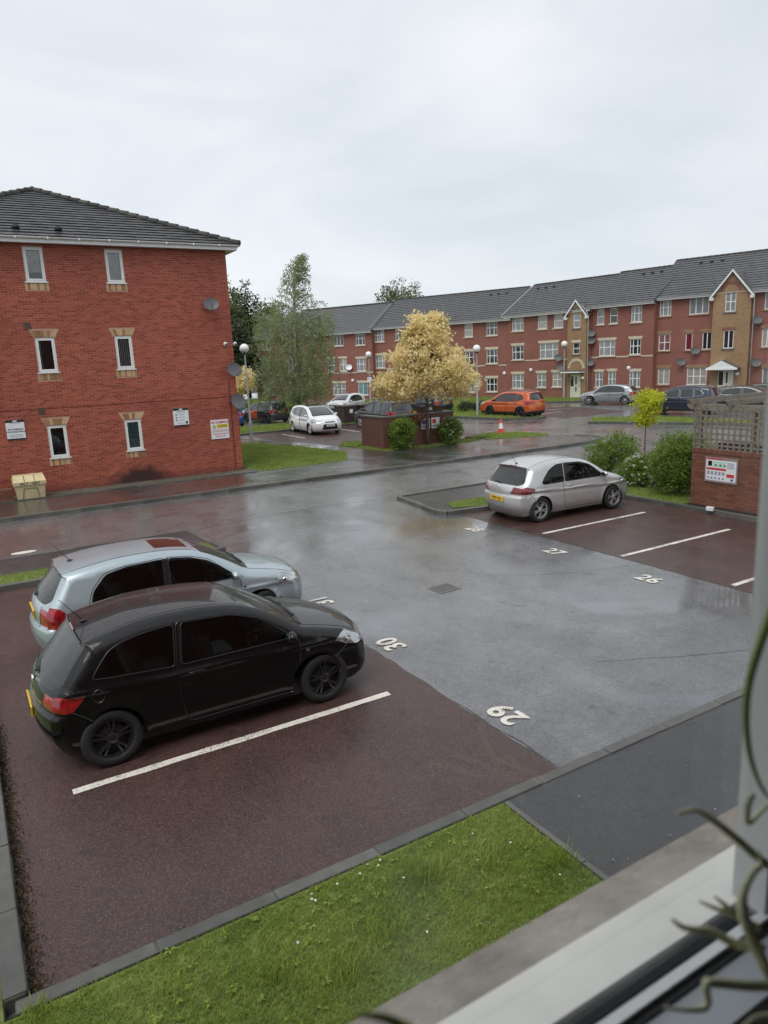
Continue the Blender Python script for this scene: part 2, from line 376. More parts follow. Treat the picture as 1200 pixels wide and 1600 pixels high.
class MB:
    def __init__(s): s.v = []; s.f = []
    def add(s, vs, fs):
        k = len(s.v); s.v += [tuple(p) for p in vs]; s.f += [tuple(i+k for i in q) for q in fs]; return s
    def box(s, x0, x1, y0, y1, z0, z1, M=None, bev=0.):
        if bev > 0:
            b = bev; vs = []; 
            bm = bmesh.new(); r = bmesh.ops.create_cube(bm, size=1.)
            bmesh.ops.scale(bm, vec=(x1-x0, y1-y0, z1-z0), verts=bm.verts); bmesh.ops.translate(bm, vec=((x0+x1)/2, (y0+y1)/2, (z0+z1)/2), verts=bm.verts)
            bmesh.ops.bevel(bm, geom=bm.edges[:]+bm.verts[:], offset=b, segments=2, profile=.5, affect='EDGES')
            bm.verts.index_update(); vs = [v.co.copy() for v in bm.verts]; fs = [[v.index for v in f.verts] for f in bm.faces]; bm.free()
        else:
            vs = [Vector(p) for p in ((x0, y0, z0), (x1, y0, z0), (x1, y1, z0), (x0, y1, z0), (x0, y0, z1), (x1, y0, z1), (x1, y1, z1), (x0, y1, z1))]
            fs = [(0, 3, 2, 1), (4, 5, 6, 7), (0, 1, 5, 4), (1, 2, 6, 5), (2, 3, 7, 6), (3, 0, 4, 7)]
        if M is not None: vs = [M @ v for v in vs]
        return s.add(vs, fs)
    def quad(s, a, b, c, d): return s.add([a, b, c, d], [(0, 1, 2, 3)])
    def prism(s, poly, z0, z1, M=None):
        n = len(poly); vs = [Vector((p[0], p[1], z0)) for p in poly]+[Vector((p[0], p[1], z1)) for p in poly]
        if M is not None: vs = [M @ v for v in vs]
        return s.add(vs, [tuple(range(n-1, -1, -1)), tuple(range(n, 2*n))]+[(i, (i+1) % n, n+(i+1) % n, n+i) for i in range(n)])
    def tube(s, path, r, n=8, caps=True):
        path = [Vector(p) for p in path]; m = len(path)
        rs = r if isinstance(r, (list, tuple)) else [r]*m
        rings = []
        up = None
        for i, p in enumerate(path):
            t = (path[min(i+1, m-1)]-path[max(i-1, 0)])
            t = t.normalized() if t.length > 1e-9 else Vector((0, 0, 1))
            if up is None: up = Vector((0, 0, 1)) if abs(t.z) < .9 else Vector((1, 0, 0))
            a = t.cross(up).normalized(); b = a.cross(t).normalized(); up = b
            rings.append([p+(a*math.cos(2*math.pi*k/n)+b*math.sin(2*math.pi*k/n))*rs[i] for k in range(n)])
        vs = [q for rg in rings for q in rg]; fs = []
        for i in range(m-1):
            for k in range(n): fs.append((i*n+k, i*n+(k+1) % n, (i+1)*n+(k+1) % n, (i+1)*n+k))
        if caps: fs += [tuple(range(n-1, -1, -1)), tuple((m-1)*n+k for k in range(n))]
        return s.add(vs, fs)
    def lathe(s, prof, n=24, M=None, caps=False):
        """profile of (r, z) around z"""
        vs = []; fs = []; m = len(prof)
        for r_, z in prof:
            for k in range(n):
                a = 2*math.pi*k/n; vs.append(Vector((r_*math.cos(a), r_*math.sin(a), z)))
        for i in range(m-1):
            for k in range(n): fs.append((i*n+k, i*n+(k+1) % n, (i+1)*n+(k+1) % n, (i+1)*n+k))
        if caps: fs += [tuple(range(n-1, -1, -1)), tuple((m-1)*n+k for k in range(n))]
        if M is not None: vs = [M @ v for v in vs]
        return s.add(vs, fs)
    def ell(s, c, r, n=12, m=8, M=None):
        pr = [(math.sin(math.pi*i/m), -math.cos(math.pi*i/m)) for i in range(m+1)]
        T = Matrix.Translation(Vector(c)) @ (M if M is not None else Matrix.Identity(4)) @ Matrix.Diagonal((r[0], r[1], r[2], 1))
        return s.lathe([(max(a, .001), b) for a, b in pr], n, T)
    def build(s, name, mat, parent=None, smooth=False, kind=None): return mesh_obj(name, s.v, s.f, mat, parent, smooth, kind)
def part(name, mat, parent, fn, smooth=False):
    m = MB(); fn(m); return m.build(name, mat, parent, smooth)
def pbox(name, mat, parent, x0, x1, y0, y1, z0, z1, bev=0.): return MB().box(x0, x1, y0, y1, z0, z1, bev=bev).build(name, mat, parent)
def text_geo(s, size=1., bold=0., align='CENTER'):
    cu = bpy.data.curves.new('lettering', 'FONT'); cu.body = s; cu.size = size; cu.align_x = align; cu.align_y = 'CENTER'; cu.offset = bold; cu.resolution_u = 4
    o = bpy.data.objects.new('lettering', cu); COL.objects.link(o)
    dg = bpy.context.evaluated_depsgraph_get(); dg.update()
    me = bpy.data.meshes.new_from_object(o.evaluated_get(dg))
    v = [x.co.copy() for x in me.vertices]; f = [tuple(p.vertices) for p in me.polygons]
    bpy.data.objects.remove(o); bpy.data.curves.remove(cu); bpy.data.meshes.remove(me)
    return v, f
def text_part(name, s, size, mat, parent, M, bold=0., align='CENTER', sx=1.):
    v, f = text_geo(s, size, bold, align)
    return mesh_obj(name, [M @ Vector((p.x*sx, p.y, p.z)) for p in v], f, mat, parent)
def pip(P, poly):
    x, y = P[:, 0], P[:, 1]; n = len(poly); r = np.zeros(len(P), bool); j = n-1
    for i in range(n):
        xi, yi = poly[i]; xj, yj = poly[j]
        c = ((yi > y) != (yj > y))
        with np.errstate(divide='ignore', invalid='ignore'):
            r ^= c & (x < (xj-xi)*(y-yi)/((yj-yi) if yj != yi else 1e-12)+xi)
        j = i
    return r
def dens(poly, step, closed=True):
    o = []; n = len(poly)
    for i in range(n if closed else n-1):
        a = np.array(poly[i], float); b = np.array(poly[(i+1) % n], float); k = max(1, int(np.ceil(np.linalg.norm(b-a)/step)))
        for q in range(k): o.append(tuple(a+(b-a)*q/k))
    if not closed: o.append(tuple(poly[-1]))
    return o
def catmull(pts, step=.04):
    runs = [[pts[0]]]
    for p in pts[1:]:
        runs[-1].append(p)
        if len(p) > 2 and p[2]: runs.append([p])
    out = []
    for r_ in runs:
        if len(r_) < 2: continue
        q = [np.array(p[:2], float) for p in r_]; q = [2*q[0]-q[1]]+q+[2*q[-1]-q[-2]]
        for i in range(1, len(q)-2):
            n = max(1, int(np.linalg.norm(q[i+1]-q[i])/step+.5))
            for k in range(n):
                t = k/n
                out.append(.5*((2*q[i])+(q[i+1]-q[i-1])*t+(2*q[i-1]-5*q[i]+4*q[i+1]-q[i+2])*t*t+(3*q[i]-q[i-1]-3*q[i+1]+q[i+2])*t**3))
    out.append(np.array(pts[-1][:2], float))
    return np.array(out)
def rpoly(poly, r=.04, n=3):
    """round the corners of a polygon"""
    o = []; m = len(poly)
    for i in range(m):
        a, b, c = (np.array(poly[(i+k-1) % m], float) for k in range(3))
        u = a-b; w = c-b; lu = np.linalg.norm(u); lw = np.linalg.norm(w); rr = min(r, lu*.45, lw*.45)
        p = b+u/lu*rr; q = b+w/lw*rr
        for k in range(n+1):
            t = k/n; o.append(tuple((1-t)**2*p+2*t*(1-t)*b+t*t*q))
    return o
def sst(a, b, x):
    t = np.clip((x-a)/(b-a), 0, 1); return t*t*(3-2*t)

# ------------------------------------------------------------------ ground, roads, kerbs
def sheet(name, poly, z, mat, label=None, cat=None, jitter=0., kind='structure', step=.5):
    p = dens(poly, step) if jitter else poly
    p = [(x+random.uniform(-jitter, jitter), y+random.uniform(-jitter, jitter)) for x, y in p]
    bm = bmesh.new(); vs = [bm.verts.new((x, y, z)) for x, y in p]; f = bm.faces.new(vs)
    bm.normal_update()
    if f.normal.z < 0: bmesh.ops.reverse_faces(bm, faces=[f])
    bmesh.ops.triangulate(bm, faces=bm.faces[:])
    me = bpy.data.meshes.new(name); bm.to_mesh(me); bm.free(); me.materials.append(MATS[mat])
    o = bpy.data.objects.new(name, me); link(o); return tag(o, label, cat, kind=kind)
def rect(x0, x1, y0, y1): return [(x0, y0), (x1, y0), (x1, y1), (x0, y1)]
def slab(name, poly, z0, z1, mat, label=None, cat=None, parent=None):
    o = MB().prism(poly, z0, z1).build(name, mat, parent); return tag(o, label, cat, kind='structure')
KERB_ME = {}
def stone_mesh(l, w, h):
    k = (round(l, 2), w, h)
    if k not in KERB_ME:
        o = MB().box(-l/2, l/2, -w/2, w/2, 0, h, bev=.012).build('kerb_stone', 'kerb_stone'); KERB_ME[k] = o.data; bpy.data.objects.remove(o)
    return KERB_ME[k]
def kerb(label, pts, w=.13, top=.11, closed=False, single=True, base=0.):
    """row of kerb stones on a concrete bed; pts is the centre line"""
    pts = [Vector((p[0], p[1], 0)) for p in pts]
    if closed: pts = pts+[pts[0]]
    bed = MB(); loc = []
    for a, b in zip(pts, pts[1:]):
        d = b-a; Ln = d.length; n = max(1, round(Ln/.915)); ang = math.atan2(d.y, d.x)
        for i in range(n): loc.append((a+d*((i+.5)/n), ang, Ln/n-.008))
        bed.box(0, Ln, -w*.42, w*.42, -.04, top*.86, Matrix.Translation(a) @ Matrix.Rotation(ang, 4, 'Z'))
    o = tag(bed.build('kerb', 'kerb_concrete'), label, 'kerb', kind='structure')
    if single:
        for p, ang, l in loc:
            inst('kerb_stone', stone_mesh(l, w, .16), o, (p.x+random.uniform(-.004, .004), p.y+random.uniform(-.004, .004), top-.16+random.uniform(-.004, .003)), (random.uniform(-.01, .01), random.uniform(-.004, .004), ang+random.uniform(-.004, .004)))
    else:
        m = MB()
        for p, ang, l in loc: m.box(-l/2, l/2, -w/2, w/2, top-.16, top+random.uniform(-.004, .004), Matrix.Translation(p) @ Matrix.Rotation(ang, 4, 'Z'))
        m.build('kerb_stones', 'kerb_stone', o, kind='stuff')
    return o
sheet('ground', rect(-500, 700, -400, 800), -.03, 'soil', 'dark ground below everything', 'ground')
sheet('road', rect(-60, 75, 4.5, 100), 0., 'tarmac_road', 'wet dark tarmac road running past the flats', 'road')
sheet('parking_aisle', [(4.72, 4.72), (11.2, 4.72), (11.2, -10), (18, -10), (18, 4), (15.9, 15.0), (11.1, 15.0), (10.7, 15.3), (11.0, 18.1), (9.0, 18.6), (6.4, 18.5), (4.75, 17.9), (4.72, 15.4)], .004, 'tarmac_grey', 'wet grey tarmac aisle between the numbered parking bays', 'tarmac')
sheet('parking_bays', rect(-.14, 4.74, 4.72, 15.44), .008, 'tarmac_red', 'dark red tarmac under the parking bays near the lawn', 'tarmac', jitter=.018, step=.25)
sheet('parking_bays', rect(11.12, 15.86, -8, 15.02), .008, 'tarmac_red', 'dark red tarmac under the bays beside the brick bin store', 'tarmac', jitter=.02, step=.25)
sheet('parking_bays', [(14.9, 33.2), (16.2, 30.2), (23.5, 30.2), (23.5, 40.9), (14.6, 40.9)], .006, 'tarmac_red', 'red tarmac bays under the white people carrier', 'tarmac', jitter=.02)
sheet('parking_bays', [(20.6, 28.5), (23.8, 28.5), (23.8, 32.5), (20.6, 32.5)], .010, 'tarmac_red', 'small red bay beside the traffic cone', 'tarmac')
sheet('parking_bays', [(32.6, 33.0), (38.5, 33.3), (40, 40), (34, 41)], .006, 'tarmac_red', 'red tarmac bays between the orange and silver cars', 'tarmac')
# foreground: path, lawn bed
slab('path', [(3.86, .6), (13.5, .6), (13.5, 4.63), (3.86, 4.63)], -.05, .085, 'tarmac_path', 'dark tarmac path leading off beside the near lawn', 'path')
slab('lawn_bed', [(-9, .6), (3.84, .6), (3.84, 4.63), (-.28, 4.63), (-.28, 15.4), (-9, 15.4)], -.05, .075, 'soil', 'soil under the near lawn', 'soil')
kerb('long worn concrete kerb along the near lawn and path', [(-.22, 4.68), (13.5, 4.68)], .12, .10)
kerb('weathered concrete kerb at the foot of the near red bays', [(-.215, 4.75), (-.215, 15.4)], .15, .13)
kerb('thin concrete edging between the near lawn and the tarmac path', [(3.86, .7), (3.86, 4.60)], .05, .09, single=False)
# left island
slab('pavement', [(-40, 15.5), (4.72, 15.5), (4.62, 17.78), (-40, 17.78)], -.05, .08, 'tarmac_path', 'dark wet path strip between the bays and the road, beside the silver blue hatchback', 'path')
kerb('kerb along the bay side of the grass strip beside the silver blue hatchback', [(-8, 15.46), (4.72, 15.46)], .13, .12)
kerb('kerb around the road side and tip of the island beside the silver blue hatchback', [(-8, 17.83), (4.64, 17.83), (4.80, 15.52)], .11, .10)
# right island
slab('pavement', [(11.08, 17.9), (10.8, 15.5), (12.0, 15.12), (22.6, 15.12), (23.4, 15.9), (23.4, 17.2), (22.7, 17.9)], -.05, .08, 'tarmac_path', 'dark path island beside the silver three door hatchback', 'path')
kerb('kerb round the blunt tip of the island beside the silver three door hatchback', [(22.6, 17.96), (11.02, 17.96), (10.70, 15.5), (10.85, 15.22), (12.0, 15.04), (15.90, 15.04)], .13, .12)
slab('planting_bed', [(15.95, 11.75), (22.8, 11.75), (22.8, 15.1), (15.95, 15.1)], -.05, .09, 'soil', 'soil of the planting bed by the bin store', 'soil')
kerb('kerb along the planting bed and bin store', [(15.88, 15.0), (15.88, -4)], .13, .12)
# far pavement beside the building
slab('pavement', [(-40, 23.02), (23.2, 23.02), (24.6, 23.2), (25.6, 23.7), (26.0, 24.4), (25.7, 25.3), (24.9, 26.2), (21.5, 27.3), (20.4, 27.2), (16.2, 27.3), (15.7, 29.8), (15.2, 33.2), (14.0, 36.0), (13.2, 41.0), (11.9, 41), (12.2, 37), (9.55, 37), (9.55, 25.9), (-40, 25.9)], -.05, .10, 'pavement_wet', 'wet tarmac pavement on the far side of the road', 'pavement')
kerb('long kerb on the far side of the road below the red brick flats', [(-12, 22.96), (23.2, 22.96), (24.65, 23.14), (25.68, 23.66), (26.1, 24.4), (25.8, 25.4)], .13, .13)
slab('gravel_strip', [(-40, 25.9), (9.55, 25.9), (9.55, 26.9), (-40, 26.9)], -.05, .11, 'gravel_strip', 'narrow gravel strip at the foot of the red brick flats', 'gravel')
kerb('edging of the gravel strip at the foot of the red brick flats', [(-12, 25.88), (9.6, 25.88), (9.6, 26.9)], .06, .13, single=False)
kerb('low kerb of the small island behind the traffic cone', [(21.9, 29.0), (23.7, 29.6), (24.3, 29.0), (24.9, 27.4), (25.0, 26.4)], .12, .11, single=False)
kerb('kerb of the island below the orange car', [(23.5, 41), (26.5, 40.4), (29.0, 39.2), (29.7, 35.0), (31.3, 33.9), (32.2, 34.2)], .13, .12, single=False)
kerb('kerb of the strip in front of the dark blue car', [(30.9, 29.4), (31.5, 28.8), (33.6, 24.5), (34.5, 22)], .13, .12, single=False)
kerb('kerb behind the white people carrier', [(13.0, 41.1), (23.5, 41.1)], .13, .12, single=False)
kerb('kerb below the far flats', [(33.5, 44.2), (38.2, 43.0), (41.5, 44.3), (44.2, 41.5)], .13, .12, single=False)

# ------------------------------------------------------------------ painted lines and bay numbers
def paint_line(x0, x1, y, w=.10, lab=None, ang=0., z=.013):
    p = []; n = 26
    for i in range(n+1): p.append((x0+(x1-x0)*i/n, -w/2+random.uniform(-.006, .006)))
    for i in range(n, -1, -1): p.append((x0+(x1-x0)*i/n, w/2+random.uniform(-.006, .006)))
    q = [(a, y+b) for a, b in p]
    return sheet('bay_line', q, z, 'road_paint', lab, 'road marking')
paint_line(.47, 4.20, 7.25, .105, 'white bay line beside the black hatchback')
paint_line(.30, 4.20, 9.80, .10, 'white bay line between the black and silver blue hatchbacks')
paint_line(11.32, 14.80, 12.10, .10, 'white bay line nearest the silver three door hatchback')
paint_line(11.22, 14.76, 9.70, .10, 'white bay line ending below the bin store notice')
paint_line(11.24, 14.7, 7.26, .10, 'white bay line cut off by the window frame')
def ground_line(a, b, w, lab, z=.012):
    a = Vector(a+(0,)); b = Vector(b+(0,)); d = (b-a).normalized(); n = Vector((-d.y, d.x, 0))*w/2
    return sheet('bay_line', [tuple((a-n)[:2]), tuple((b-n)[:2]), tuple((b+n)[:2]), tuple((a+n)[:2])], z, 'road_paint', lab, 'road marking')
ground_line((16.4, 39.6), (16.4, 36.4), .10, 'white bay line left of the white people carrier')
ground_line((20.1, 40.6), (20.1, 36.8), .10, 'white bay line right of the white people carrier')
ground_line((20.7, 30.6), (23.0, 29.3), .10, 'white line on the small red bay by the cone', .014)
ground_line((33.3, 36.4), (36.2, 36.9), .10, 'white bay line right of the orange car')
ground_line((35.2, 39.0), (38.6, 38.4), .10, 'white bay line in front of the silver five door car')
def bay_number(s, x, y, rot, size=.46, tilt=0.):
    M = Matrix.Translation((x, y, .0135)) @ Matrix.Rotation(R(rot), 4, 'Z')
    o = text_part('bay_number', s, size, 'road_paint', None, M, .012)
    return tag(o, 'white painted bay number %s on the tarmac' % s, 'road marking', kind='structure')
bay_number('29', 5.06, 5.98, 90); bay_number('30', 5.06, 8.60, 90); bay_number('31', 5.08, 11.0, 90)
bay_number('28', 10.38, 13.46, -90); bay_number('27', 10.42, 10.80, -90); bay_number('26', 10.42, 8.38, -90)
for s_, x, y in (('42', 15.8, 37.3),): pass

# ------------------------------------------------------------------ road gully and small flat things
g = thing('drain_cover', 'rectangular iron drain cover in the wet grey aisle', 'drain cover', (7.19, 10.25, 0), R(2)); g.scale = (.66, .70, .8)
M_ = MB(); M_.box(-.36, .36, -.30, -.25, .005, .016).box(-.36, .36, .25, .30, .005, .016).box(-.36, -.31, -.25, .25, .005, .016).box(.31, .36, -.25, .25, .005, .016); M_.build('frame', 'iron_cover', g)
pbox('recess', 'black_plastic', g, -.31, .31, -.25, .25, .005, .007)
for i in range(4):
    for j in range(9):
        x0 = -.30+i*.152; y0 = -.243+j*.055; pbox('grate_bar', 'iron_cover', g, x0+.008, x0+.140, y0, y0+.036, .007, .0155)
for x, y, r_, lab in ((9.62, 24.4, .20, 'round dark cover in the far pavement nearest the brick flats'), (12.3, 24.6, .24, 'round dark cover in the far pavement by the grass')):
    o = MB().lathe([(r_, .101), (r_, .108), (r_*.85, .110), (.001, .110)], 24, Matrix.Translation((x, y, 0))).build('access_cover', 'iron_cover'); tag(o, lab, 'cover')
o = MB().prism([(.92+.27*math.cos(a)*(1+.1*math.sin(3*a)), 18.55+.13*math.sin(a)) for a in np.linspace(0, 6.283, 20)[:-1]], .006, .014).build('road_patch', 'road_paint'); tag(o, 'pale flat marking on the road behind the silver blue hatchback', 'road marking', kind='structure')
# ------------------------------------------------------------------ lawns
def sample_poly(poly, n):
    P = np.array(poly); lo, hi = P.min(0), P.max(0); out = np.zeros((0, 2))
    while len(out) < n:
        q = lo+(hi-lo)*np.random.rand(n*2, 2); out = np.concatenate([out, q[pip(q, poly)]])
    return out[:n]
def area(poly):
    x = np.array([p[0] for p in poly]); y = np.array([p[1] for p in poly]); return abs(np.dot(x, np.roll(y, -1))-np.dot(y, np.roll(x, -1)))/2
def blades(P, z, h, w, lean=.5, nseg=1, hvar=.5):
    n = len(P); a = np.random.rand(n)*6.283; hh = h*(1-hvar+2*hvar*np.random.rand(n)); ww = w*(.7+.6*np.random.rand(n))
    la = np.random.rand(n)*6.283; ll = lean*np.random.rand(n)*hh
    b = np.stack([P[:, 0], P[:, 1], np.full(n, z)], 1); d = np.stack([np.cos(a)*ww/2, np.sin(a)*ww/2, np.zeros(n)], 1)
    tip = b+np.stack([np.cos(la)*ll, np.sin(la)*ll, hh], 1); mid = b+np.stack([np.cos(la)*ll*.35, np.sin(la)*ll*.35, hh*.6], 1)
    V = np.stack([b-d, b+d, mid+d*.7, mid-d*.7, tip], 1).reshape(-1, 3)
    k = np.arange(n)*5
    return V, np.stack([k, k+1, k+2, k+3], 1), np.stack([k+3, k+2, k+4], 1)
island_mat('grass_near', [(0., (.13, .20, .028)), (.3, (.22, .32, .045)), (.6, (.32, .42, .07)), (.85, (.42, .48, .12)), (1., (.52, .52, .22))], .55, .45, var_scale=1.3)
island_mat('grass_far', [(0., (.16, .225, .04)), (.5, (.26, .345, .07)), (1., (.37, .41, .13))], .6, .45, var_scale=1.)
simple('turf', (.13, .17, .04), .9, var=.4, scale=9, bmp=.6)
def lawn(label, poly, z, density, h=.06, w=.007, mat='grass_far', tufts=(), lean=.6, margin=0.):
    P = sample_poly(poly, int(area(poly)*density))
    V, Q, T = blades(P, z, h, w, lean)
    Vs, Fs, k = [V], Q.tolist()+T.tolist(), len(V)
    for (x, y, r_, hh, n) in tufts:
        q = np.random.randn(n, 2)*r_+[x, y]; V2, Q2, T2 = blades(q, z, hh, w*1.2, .9); Vs.append(V2); Fs += (Q2+k).tolist()+(T2+k).tolist(); k += len(V2)
    o = mesh_obj('grass', np.concatenate(Vs), Fs, mat)
    return tag(o, label, 'grass', kind='stuff')
def verge(label, poly, z=.10, density=900, h=.07, w=.014, **k):
    slab('turf', poly, z-.16, z, 'turf', 'turf under the '+label, 'turf')
    return lawn(label, poly, z-.01, density, h, w, **k)
near = [(-1.6, 2.6), (3.82, 2.6), (3.82, 4.595), (-.32, 4.595), (-.32, 7.6), (-1.6, 7.6)]
MATS['soil_lawn'] = MATS['turf']
sheet('turf', [(-9, .62), (3.82, .62), (3.82, 4.61), (-.29, 4.61), (-.29, 15.38), (-9, 15.38)], .082, 'turf', 'turf under the near lawn', 'turf')
lawn('short bright green lawn with daisies in the foreground', near, .08, 9500, .030, .0065, 'grass_near', lean=1.3,
     tufts=[(2.7, 4.22, .09, .10, 380), (1.3, 4.0, .08, .09, 200), (1.7, 3.75, .09, .10, 250), (.7, 4.25, .06, .07, 120), (2.2, 3.9, .12, .09, 250), (-.1, 4.56, .05, .08, 80), (3.7, 3.75, .07, .10, 120), (3.2, 4.1, .1, .10, 200)])
m = MB()
for k in range(15):
    if k < 8: x, y = random.uniform(1.5, 2.6), random.uniform(4.42, 4.58)
    else: x, y = random.uniform(.2, 3.6), random.uniform(3.6, 4.55)
    M0 = Matrix.Translation((x, y, .105+random.uniform(0, .02))) @ Matrix.Rotation(random.uniform(-.4, .4), 4, 'X')
    for j in range(6):
        a = j*1.047; m.add([M0 @ Vector(p) for p in ((0, 0, 0), (.009*math.cos(a-.4), .009*math.sin(a-.4), .001), (.012*math.cos(a), .012*math.sin(a), .001), (.009*math.cos(a+.4), .009*math.sin(a+.4), .001))], [(0, 1, 2, 3)])
simple('daisy_white', (.75, .75, .72), .8)
tag(m.build('daisies', 'daisy_white'), 'tiny white daisies scattered in the near lawn by the kerb', 'flowers', kind='stuff')
# broad weeds in the lawn
m = MB()
for k in range(70):
    x, y = (random.uniform(.4, 3.6), random.uniform(3.55, 4.6))
    for j in range(5):
        a = random.uniform(0, 6.28); l = random.uniform(.025, .055); w = l*.22; z0 = .10
        d = Vector((math.cos(a), math.sin(a), 0)); nn = Vector((-d.y, d.x, 0)); b = Vector((x, y, z0))
        m.add([b, b+d*l*.5+nn*w+Vector((0, 0, .02)), b+d*l+Vector((0, 0, .012)), b+d*l*.5-nn*w+Vector((0, 0, .02))], [(0, 1, 2, 3)])
tag(m.build('lawn_weeds', 'grass_near'), 'broad leaved weeds low in the near lawn', 'weeds', kind='stuff')
verge('strip of grass on the island beside the silver blue hatchback', [(-8, 15.54), (4.62, 15.54), (4.55, 16.2), (-8, 16.2)], .11, 1100, .06, .012)
verge('small grass corner on the island behind the silver three door hatchback', [(11.25, 15.55), (12.1, 15.14), (15.8, 15.14), (15.8, 16.05), (11.5, 16.1)], .11, 1100, .06, .012)
verge('grass at the foot of the bushes beside the bin store', [(15.97, 11.85), (17.0, 11.85), (17.0, 15.0), (15.97, 15.0)], .11, 1000, .07, .012)
verge('triangle of lawn beside the end of the red brick flats', [(9.62, 26.0), (13.6, 26.1), (14.7, 28.2), (14.3, 31.5), (13.0, 35.4), (9.62, 36.2)], .115, 420, .08, .022)
verge('narrow lawn strip by the lamp post near the red brick flats', [(9.62, 36.7), (12.2, 36.7), (11.8, 39.5), (9.62, 39.6)], .12, 350, .08, .024)
verge('grass strip behind the white people carrier', [(10, 41.2), (24, 41.2), (24, 45.2), (10, 45.2)], .115, 260, .09, .03)
verge('grass round the foot of the golden tree and brick bin store', [(16.3, 27.32), (20.5, 27.2), (21.6, 27.4), (20.9, 28.4), (20.2, 29.6), (16.2, 29.8), (15.9, 29.8)], .115, 500, .08, .02)
verge('grass of the small island by the traffic cone', [(21.8, 27.4), (24.9, 26.35), (25.2, 26.6), (24.9, 28.3), (23.9, 29.4), (22.0, 28.8), (23.4, 28.1)], .115, 420, .08, .022)
verge('grass strip left of the bin store', [(15.5, 30.6), (16.3, 30.2), (17.6, 31.2), (16.6, 32.0)], .115, 420, .08, .022)
verge('grass behind the orange car', [(24.2, 41.3), (29.2, 39.6), (30.2, 35.6), (32.0, 34.6), (32.6, 39), (33.5, 44.0), (37, 48), (33, 56), (26.5, 60), (25, 45)], .115, 120, .10, .04)
verge('grass strip in front of the dark blue car', [(31.1, 29.5), (31.7, 28.9), (33.8, 24.6), (34.6, 22), (36, 22), (35.6, 28), (33, 31)], .115, 180, .09, .03)
verge('grass below the windows of the far flats', [(33.6, 44.4), (38.2, 43.3), (41.6, 44.6), (44.4, 41.6), (47, 42), (46.5, 46), (44.5, 52.8), (38, 66), (33, 60)], .12, 70, .10, .05)
verge('grass in front of the dark end of the far flats', [(10, 58), (24, 58), (27, 70), (31, 80), (10, 80)], .10, 45, .14, .07)
# tarred seams and cracks in the aisle
def seam(label, pts, w=.014):
    q = catmull([(a+random.uniform(-.03, .03), b+random.uniform(-.03, .03)) for a, b in dens(pts, .35, False)], .08); n = np.gradient(q, axis=0); n = np.stack([-n[:, 1], n[:, 0]], 1)/np.linalg.norm(n, axis=1)[:, None]
    ww = w*(.4+.6*np.random.rand(len(q)))[:, None]
    return sheet('tarmac_seam', [tuple(p) for p in q-n*ww/2]+[tuple(p) for p in (q+n*ww/2)[::-1]], .0052, 'black_rubber', label, 'crack')
seam('fine crack across the aisle near the tarmac path', [(7.0, 6.4), (8.0, 5.9), (9.4, 5.2), (10.2, 4.9)])
seam('fine crack in the aisle beyond the drain cover', [(8.3, 10.4), (9.4, 9.6), (10.9, 9.2)])
seam('joint line where the aisle meets the road', [(4.9, 18.1), (7.2, 18.5), (9.0, 18.55), (10.9, 18.2)], .03)
seam('joint line between the aisle and the near red bays', [(4.76, 4.8), (4.73, 8.4), (4.76, 12), (4.74, 15.4)], .02)

# ------------------------------------------------------------------ walls with openings
def wall_cells(m, x0, x1, z0, z1, y, ops, reveal=.10):
    xs = sorted({x0, x1, *[o[0] for o in ops], *[o[1] for o in ops]}); zs = sorted({z0, z1, *[o[2] for o in ops], *[o[3] for o in ops]})
    xs = [x for x in xs if x0 <= x <= x1]; zs = [z for z in zs if z0 <= z <= z1]
    for a, b in zip(xs, xs[1:]):
        for c, d in zip(zs, zs[1:]):
            cx, cz = (a+b)/2, (c+d)/2
            if any(o[0] < cx < o[1] and o[2] < cz < o[3] for o in ops): continue
            m.quad((a, y, c), (b, y, c), (b, y, d), (a, y, d))
    for a, b, c, d in [o[:4] for o in ops]:
        r = y+reveal
        m.quad((a, y, c), (a, y, d), (a, r, d), (a, r, c)); m.quad((b, y, d), (b, y, c), (b, r, c), (b, r, d))
        m.quad((a, y, d), (b, y, d), (b, r, d), (a, r, d)); m.quad((b, y, c), (a, y, c), (a, r, c), (b, r, c))
def window(parent, x0, x1, z0, z1, y, nx=1, trans=None, pane='pane_dark', lintel=None, sill='cream_stone', fr=.055, sash=None, sx=None, tr2=True):
    """upvc window: frame, glazing, sill, lintel"""
    m = MB(); t = .05
    m.box(x0+.002, x0+fr, y, y+t, z0+.002, z1-.002).box(x1-fr, x1-.002, y, y+t, z0+.002, z1-.002).box(x0+fr, x1-fr, y+.001, y+t, z0+.002, z0+fr).box(x0+fr, x1-fr, y+.001, y+t, z1-fr, z1-.002)
    cuts = sx or [i/nx for i in range(1, nx)]
    for c in cuts:
        xc = x0+(x1-x0)*c; m.box(xc-.032, xc+.032, y+.004, y+t, z0+fr, z1-fr)
    if trans:
        zc = z0+(z1-z0)*trans; m.box(x0+fr, x1-fr, y+.006, y+t, zc-.03, zc+.03)
    w = m.build('window', 'white_upvc', parent)
    pbox('pane', pane, w, x0+fr*.8, x1-fr*.8, y+.030, y+.036, z0+fr*.8, z1-fr*.8)
    if sill: pbox('sill', sill, w, x0-.09, x1+.09, y-.12, y-.001, z0-.10, z0-.005)
    if lintel:
        h = .22; M = Matrix(((1, 0, 0, 0), (0, 0, 1, 0), (0, 1, 0, 0), (0, 0, 0, 1)))
        MB().prism([(x0-.06, z1+.004), (x1+.06, z1+.004), (x1+.17, z1+h), (x0-.17, z1+h)], y-.075, y-.045, M).build('lintel', lintel, w)
        MB().prism([((x0+x1)/2-.05, z1+.003), ((x0+x1)/2+.05, z1+.003), ((x0+x1)/2+.08, z1+h+.03), ((x0+x1)/2-.08, z1+h+.03)], y-.085, y-.0755, M).build('keystone', lintel, w)
    return w
